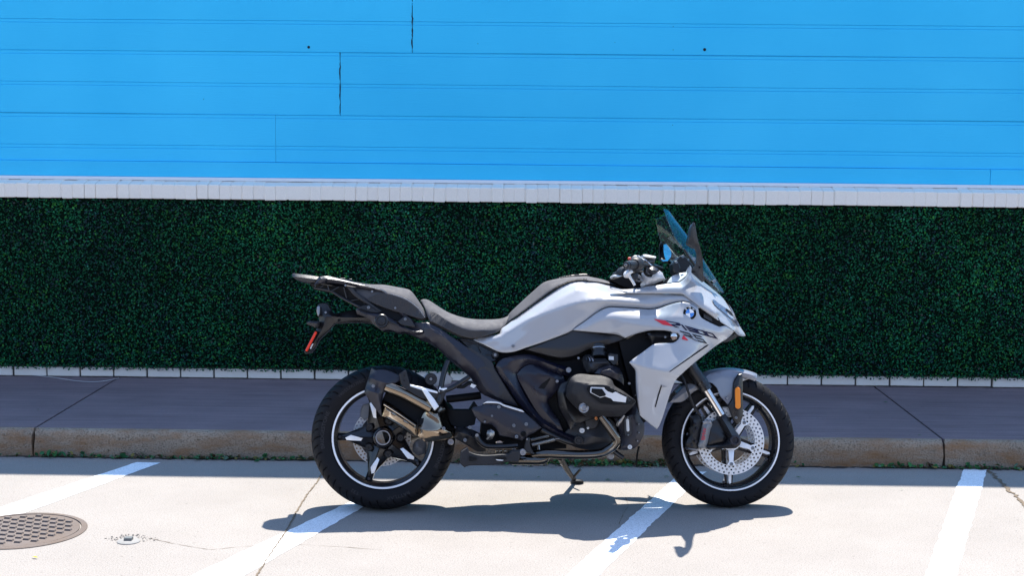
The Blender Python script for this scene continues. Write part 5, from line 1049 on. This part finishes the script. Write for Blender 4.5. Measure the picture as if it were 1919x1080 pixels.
for p, r, w in (((328, 675), 17, .172), ((650, 786), 15, .178), ((368, 658), 8, .17)):
    lathe('plug', (*ZG(p), w), [(r*.000655, -.015), (r*.000655, .006), (r*.0006, .008), (r*.00022, .008), (r*.0002, .003), (.0001, .003)], PLUG, MO, seg=22)
lathe('drain_plug', (*ZG((520, 850)), .05), [(.015, -.02), (.015, .01), (.011, .013), (.0001, .013)], ALU, MO, seg=18)
tube('spark_plug', [(*ZG((565, 645)), .20), (*ZG((582, 612)), .205), (*ZG((612, 570)), .21)], [.007, .011, .006], ALU, MO, seg=10)
bolt((*ZG((422, 592)), .22), .010, MO, COPPER, h=.012, name='exhaust_nut')
tube('header_pipe', [(*ZG(p), w) for p, w in (((455, 575), .25), ((490, 625), .245), ((535, 690), .235), ((562, 735), .225), ((545, 775), .215), ((500, 808), .205), ((440, 830), .20), ((330, 838), .195), ((200, 836), .19), ((80, 832), .18), ((0, 840), .16))], [.019, .0195, .0195, .0195, .0195, .0195, .0195, .0195, .0195, .0195, .019], DKCHROME, MO, seg=20)
tube('collector_pipe', [(*ZL(p), w) for p, w in (((1480, 470), .16), ((1440, 545), .16), ((1340, 565), .16), ((1150, 562), .16), ((900, 560), .15))], [.017, .021, .022, .022, .022], DKCHROME, MO, seg=18)
tube('oil_pipe', [(*ZG(p), .12) for p in ((545, 815), (570, 835), (605, 860))], .011, GLOSSBK, MO, seg=14)
shell('heat_shield', [ZL(p) for p in [(1060, 440), (1330, 480), (1330, 515), (1040, 520)]], COPPER, MO, .15, ZI, t=.01)
tube('drain_tube', [(1198, 838, .05), (1195, 850, .03), (1193, 872, .02)], .0045, BLACK, MO, seg=8)
shell('footrest_gap_filler', [ZF(p) for p in [(400, 590), (560, 600), (840, 630), (1010, 690), (1010, 775), (760, 790), (560, 770), (430, 745), (390, 690)]], BLACK, MO, .09, ZI, thru=True)  # black filler added so the space behind the footrest plate stays dark
# ---- silencer
cap = shell('silencer_cap', [ZE(p) for p in [(455, 72, .13), (480, 84, .15), (555, 86, .16), (650, 128, .165), (664, 150, .165), (610, 180, .17), (570, 198, .17), (548, 218, .17), (530, 252, .17), (524, 300, .17), (524, 402, .165), (470, 330, .15), (412, 246, .14), (410, 220, .13), (438, 132, .13)]], ENG, MO, .15, ZI, [[ZE(p) for p in [(448, 140, .168), (520, 165, .190), (575, 180, .188)]], [ZE(p) for p in [(430, 225, .165), (500, 245, .19), (515, 330, .185)]]], t=.12)
bolt((*ZE((468, 195)), .188), .009, cap, ALU)
sil = tube('silencer', [(*ZE((556, 196)), .155), (*ZE((690, 250)), .160), (*ZE((860, 345)), .165)], .0265, BRONZE, MO, seg=28)
shell('silencer_lower', [ZE(p) for p in [(530, 290, .15), (560, 300, .155), (640, 352, .16), (762, 448, .165), (772, 478, .172), (768, 540, .174), (740, 535, .172), (640, 468, .168), (524, 400, .164)]], BRONZE, MO, .16, ZI, [[ZE(p) for p in [(535, 318, .182), (640, 380, .188), (765, 468, .193)]], [ZE(p) for p in [(531, 340, .187), (640, 405, .193), (767, 492, .197)]], [ZE(p) for p in [(528, 388, .178), (640, 455, .184), (767, 530, .188)]]], t=.11, sharp=40)
shell('silencer_link', [ZE(p) for p in [(560, 225, .13), (620, 240, .13), (840, 360, .14), (860, 420, .14), (770, 450, .14), (530, 285, .13)]], BLACK, MO, .13, ZI, t=.06)
shell('collector_shell', [ZK(p) for p in [(320, 770, .165), (400, 585, .165), (430, 560, .165), (520, 610, .165), (590, 545, .14), (640, 570, .13), (650, 680, .13), (690, 780, .125), (750, 810, .12), (745, 880, .125), (700, 910, .135), (560, 940, .160), (410, 955, .170), (310, 885, .174)]], BRONZE, MO, .16, ZI, [[ZK(p) for p in [(330, 800, .195), (420, 825, .198), (560, 830, .185), (590, 790, .18), (720, 850, .15)]], [ZK(p) for p in [(430, 600, .185), (550, 670, .185), (580, 740, .18), (575, 800, .182)]], [ZK(p) for p in [(400, 905, .186), (560, 885, .179), (700, 880, .150)]]], t=.1, sharp=45, step=4)
shell('collector_gap', [ZK(p) for p in [(345, 690, .17), (400, 680, .17), (510, 770, .175), (470, 790, .178), (390, 780, .178), (335, 750, .178)]], BLACK, MO, .188, ZI, t=.02, r=.001, step=4)
bolt((*ZK((612, 802)), .188), .0095, MO, CALI); bolt((*ZK((690, 950)), .11), .018, MO, ALU, h=.02, name='clamp_nut')
tube('silencer_seam', [(*ZK((318, 700)), .180), (*ZK((322, 780)), .199), (*ZK((312, 880)), .185)], .0022, BLACK, MO, seg=6)
tube('silencer_highlight_rail', [(*ZE((540, 318)), .186), (*ZE((640, 382)), .192), (*ZE((755, 462)), .197)], .004, BRONZE, MO, seg=8)
lp = shell('link_pipe_cover', [ZK(p) for p in [(750, 800, .135), (830, 790, .14), (1000, 850, .15), (1080, 930, .155), (1085, 1060, .15), (990, 1060, .15), (870, 990, .145), (725, 905, .135)]], SATIN, MO, .14, ZI, [[ZK(p) for p in [(770, 840, .165), (900, 880, .172), (1050, 980, .175)]]], t=.1)
for p in ((852, 932), (985, 876), (905, 790)): bolt((*ZK(p), .172), .0095, lp, CALI)
# ---- pillion footrest hanger
hg = shell('footrest_hanger', [ZK(p) for p in [(112, 185), (180, 140), (190, 150), (232, 310), (360, 352), (545, 405), (545, 430), (520, 470), (380, 470), (240, 395), (160, 340), (130, 290)]], SATIN, MO, .195, ZI, t=.01)
for p in ((168, 206), (166, 262)): bolt((*ZK(p), .196), .0032, hg, BLACK)
shell('hanger_top', [ZK(p) for p in [(232, 306), (380, 340), (540, 385), (545, 408), (380, 372), (236, 328)]], MACH, hg, .198, ZI, t=.03, r=.001, step=4)
shell('hanger_bar', [ZK(p) for p in [(365, 365), (405, 350), (505, 470), (560, 555), (510, 600), (470, 540)]], MACH, hg, .205, ZI, t=.025, step=4)
tube('hanger_strut', [(*ZK((660, 40)), .15), (*ZK((600, 230)), .17), (*ZK((560, 500)), .185)], .0115, SATIN, MO, seg=12)
tube('hanger_strut', [(*ZK((560, 390)), .19), (*ZK((700, 345)), .17), (*ZK((900, 220)), .155)], .0105, SATIN, MO, seg=12)
shell('hanger_clevis', [ZK(p) for p in [(520, 490), (560, 360), (645, 350), (630, 420), (585, 520), (560, 540)]], SATIN, MO, .192, ZI, t=.03)
shell('clevis_edge', [ZK(p) for p in [(552, 375), (570, 330), (582, 350), (650, 345), (648, 358), (560, 395)]], MACH, MO, .194, ZI, t=.02, r=.001, step=4)
rl = lathe('peg_roller', (*ZK((468, 246)), .16), [(.0265, -.07), (.0265, .004), (.024, .008), (.014, .008), (.013, .004), (.0001, .004)], SATIN, MO, seg=28); bolt((*ZK((468, 246)), .164), .0075, rl, ALU)
shell('tyre_hugger', [ZK(p) for p in [(285, 300), (410, 195), (420, 180), (640, 175), (720, 240), (690, 300), (540, 330), (420, 330)]], SILVERP, MO, -.02, ZI, t=.06)
tube('wiring', [(*ZK((760, 330)), .16), (*ZK((830, 330)), .16), (*ZK((900, 290)), .155), (*ZK((950, 320)), .15)], .008, BLACK, MO, seg=8)
shell('wire_tag', [ZK(p) for p in [(925, 295), (980, 318), (950, 348), (908, 330)]], PLUG, MO, .165, ZI, t=.003, r=0, step=4)
tube('shock_bar', [(*ZK((640, 475)), .05), (*ZK((1030, 430)), .05)], .0165, BLACK, MO, seg=14)
shell('swingarm', [ZK(p) for p in [(620, 480, .09), (690, 590, .10), (900, 590, .10), (960, 500, .10), (1000, 560, .10), (960, 760, .11), (800, 800, .11), (690, 760, .10), (640, 620, .09)]], BLACK, MO, .1, ZI, t=.16)
tube('swingarm_leg', [(*ZE((1000, 380)), -.05), (*ZE((760, 470)), -.10), (*ZE((545, 535)), -.11)], [.05, .055, .06], SATIN, MO, seg=16)
# ---- rider footrest plate, pedal, peg, springs
hp = shell('footrest_plate', [ZF(p) for p in [(325, 492), (338, 476), (400, 466), (415, 440), (445, 432), (520, 438), (560, 456), (690, 496), (712, 518), (770, 566), (832, 625), (770, 666), (735, 682), (690, 722), (640, 706), (525, 682), (505, 640), (470, 602), (400, 592), (352, 546)]], ENG, MO, .195, ZI, [[ZF(p) for p in [(420, 470, .203), (500, 480, .206), (640, 540, .206), (760, 650, .206)]], [ZF(p) for p in [(360, 500, .204), (460, 560, .206), (600, 640, .206), (700, 690, .204)]]], t=.025)
shell('plate_rim', [ZF(p) for p in [(405, 452), (440, 434), (520, 440), (560, 458), (690, 498), (706, 514), (690, 512), (560, 472), (520, 452), (440, 448)]], SILVERP, hp, .207, ZI, t=.02, r=.001, step=4)
for p, r in (((522, 475), .0095), ((472, 540), .006), ((420, 582), .006), ((630, 610), .0095), ((720, 600), .0095), ((650, 690), .0095)): bolt((*ZF(p), .205), r, hp, CALI)
lathe('plate_boss', (*ZF((700, 671)), .204), [(.012, -.01), (.012, .005), (.008, .007), (.006, .002), (.0001, .002)], BLACK, hp, seg=16)
tube('pedal_arm', [(*ZF(p), .215) for p in ((362, 678), (385, 725), (425, 756), (480, 763), (560, 763), (660, 756))], [.013, .012, .0115, .010, .0095, .010], SATIN, MO, seg=12)
bolt((*ZF((363, 680)), .228), .0095, MO, ALU)
shell('master_piston', [ZL(p) for p in [(470, 130), (490, 70), (550, 50), (610, 90), (600, 150), (570, 210), (500, 235), (465, 215), (485, 170)]], ALU, MO, .225, ZI, [[ZL((530, 90, .24)), ZL((520, 200, .24))]], t=.04, step=3)
shell('piston_cap', [ZL(p) for p in [(630, 265), (650, 240), (700, 230), (745, 250), (748, 285), (630, 285)]], CHROME, MO, .19, ZI, t=.03, step=3)
for a, b in (((620, 395), (740, 450)), ((760, 395), (880, 455)), ((905, 340), (970, 400))): shell('linkage_block', [(*ZL(p),) for p in [(a[0], a[1]), (b[0], a[1]), (b[0], b[1]), (a[0], b[1])]], BRONZE if a[0] < 800 else ALU, MO, .17, ZI, t=.03, step=4)
peg = shell('rider_footrest', [ZL(p) for p in [(20, 600), (40, 420), (90, 385), (150, 350), (180, 420), (280, 460), (420, 480), (560, 478), (700, 465), (850, 462), (890, 410), (1030, 400), (1040, 500), (1010, 600), (850, 600), (760, 610), (640, 645), (400, 655), (180, 660), (100, 690), (40, 640)]], HEADM, MO, .283, ZI, [], t=.07, r=.004)
shell('peg_opening', [ZL(p) for p in [(178, 500), (300, 520), (310, 560), (200, 585), (178, 580)]], BLACK, peg, .290, ZI, t=.01, r=0, step=4)
shell('peg_opening', [ZL(p) for p in [(608, 520), (700, 510), (800, 515), (808, 545), (740, 580), (640, 570)]], BLACK, peg, .290, ZI, t=.012, r=0, step=4)
shell('peg_pad', [ZL(p) for p in [(622, 552), (760, 566), (740, 580), (650, 574)]], SILVERP, peg, .2915, ZI, t=.004, r=0, step=3)
lathe('peg_pivot', (*ZL((1080, 435)), .27), [(.0145, -.03), (.0145, .006), (.012, .009), (.006, .009), (.005, .004), (.0001, .004)], ALU, peg, seg=20)
shell('stand_link', [ZL(p) for p in [(1110, 330), (1150, 180), (1200, 190), (1210, 330), (1280, 460), (1240, 470), (1120, 420)]], SATIN, MO, .2, ZI, t=.02, step=4)
bolt((*ZL((1152, 215)), .204), .005, MO, ALU)
def spring(a, b, w, turns, R_, rw_):
    A, B_ = BK(*ZL(a), w), BK(*ZL(b), w); d = (B_-A); t = d.normalized(); n1 = Vector((0, 1, 0)); n1 = (n1-t*n1.dot(t)).normalized(); n2 = t.cross(n1); P = []
    for k in range(turns*10+1):
        g = 2*math.pi*k/10; P.append(A+d*(k/(turns*10))+(n1*math.cos(g)+n2*math.sin(g))*R_)
    V, Fc = tube_m(P, rw_, 6); obj('return_spring', V, Fc, ALU, MO, 50)
spring((1215, 222), (1520, 155), .17, 17, .0058, .0017); spring((1235, 310), (1620, 215), .19, 19, .0068, .0019)
tube('spring_hook', [(*ZL((1620, 215)), .19), (*ZL((1700, 205)), .19)], .002, ALU, MO, seg=6)
tube('stand_bracket', [(*ZL((1280, 420)), .1), (*ZL((1420, 420)), .1), (*ZL((1460, 440)), .1)], .006, ALU, MO, seg=8)
tube('stand_bracket', [(*ZL((1345, 310)), .12), (*ZL((1355, 400)), .12)], .006, ALU, MO, seg=8)
# lower frame tube linking footrest and pivot
tube('lower_frame_tube', [(*ZF((830, 640)), .165), (*ZF((960, 705)), .165), (*ZF((1060, 740)), .16)], .012, SATIN, MO, seg=12)
# ---- side stand, on the far side, foot on the ground
def gw(px_, py_, z=0.0):
    P = ground(px_, py_, z)-BO; return Vector((P@BF, -(P@BL), P@BU))
foot = gw(1082, 905, .004); top = BK(1050, 858, -.10); kn = top.lerp(foot, .55)+Vector((-.006, 0, 0))
V, Fc = tube_m(spline3([top, kn, foot+Vector((-.012, 0, .012))], 6), np.interp(np.linspace(0, 1, 13), [0, 1], [.014, .010]), 12); st = obj('side_stand', V, Fc, GRAIN, MO, 40)
V, Fc = lathe_m(foot, [(.030, -.003), (.032, .004), (.026, .012), (.0001, .014)], 18, (0, math.sin(LEAN)*0+.17, 1)); obj('stand_foot', V, Fc, HEADM, st, 35)
V, Fc = tube_m([kn.lerp(foot, .55), kn.lerp(foot, .45)+Vector((.035, -.03, .035))], .006, 8); obj('stand_tang', V, Fc, SATIN, st, 35)
V, Fc = tube_m([top+Vector((-.002, -.01, .02)), top.lerp(kn, .45)+Vector((-.006, -.01, 0))], .010, 10); obj('stand_spring_cover', V, Fc, SILVERP, st, 35)
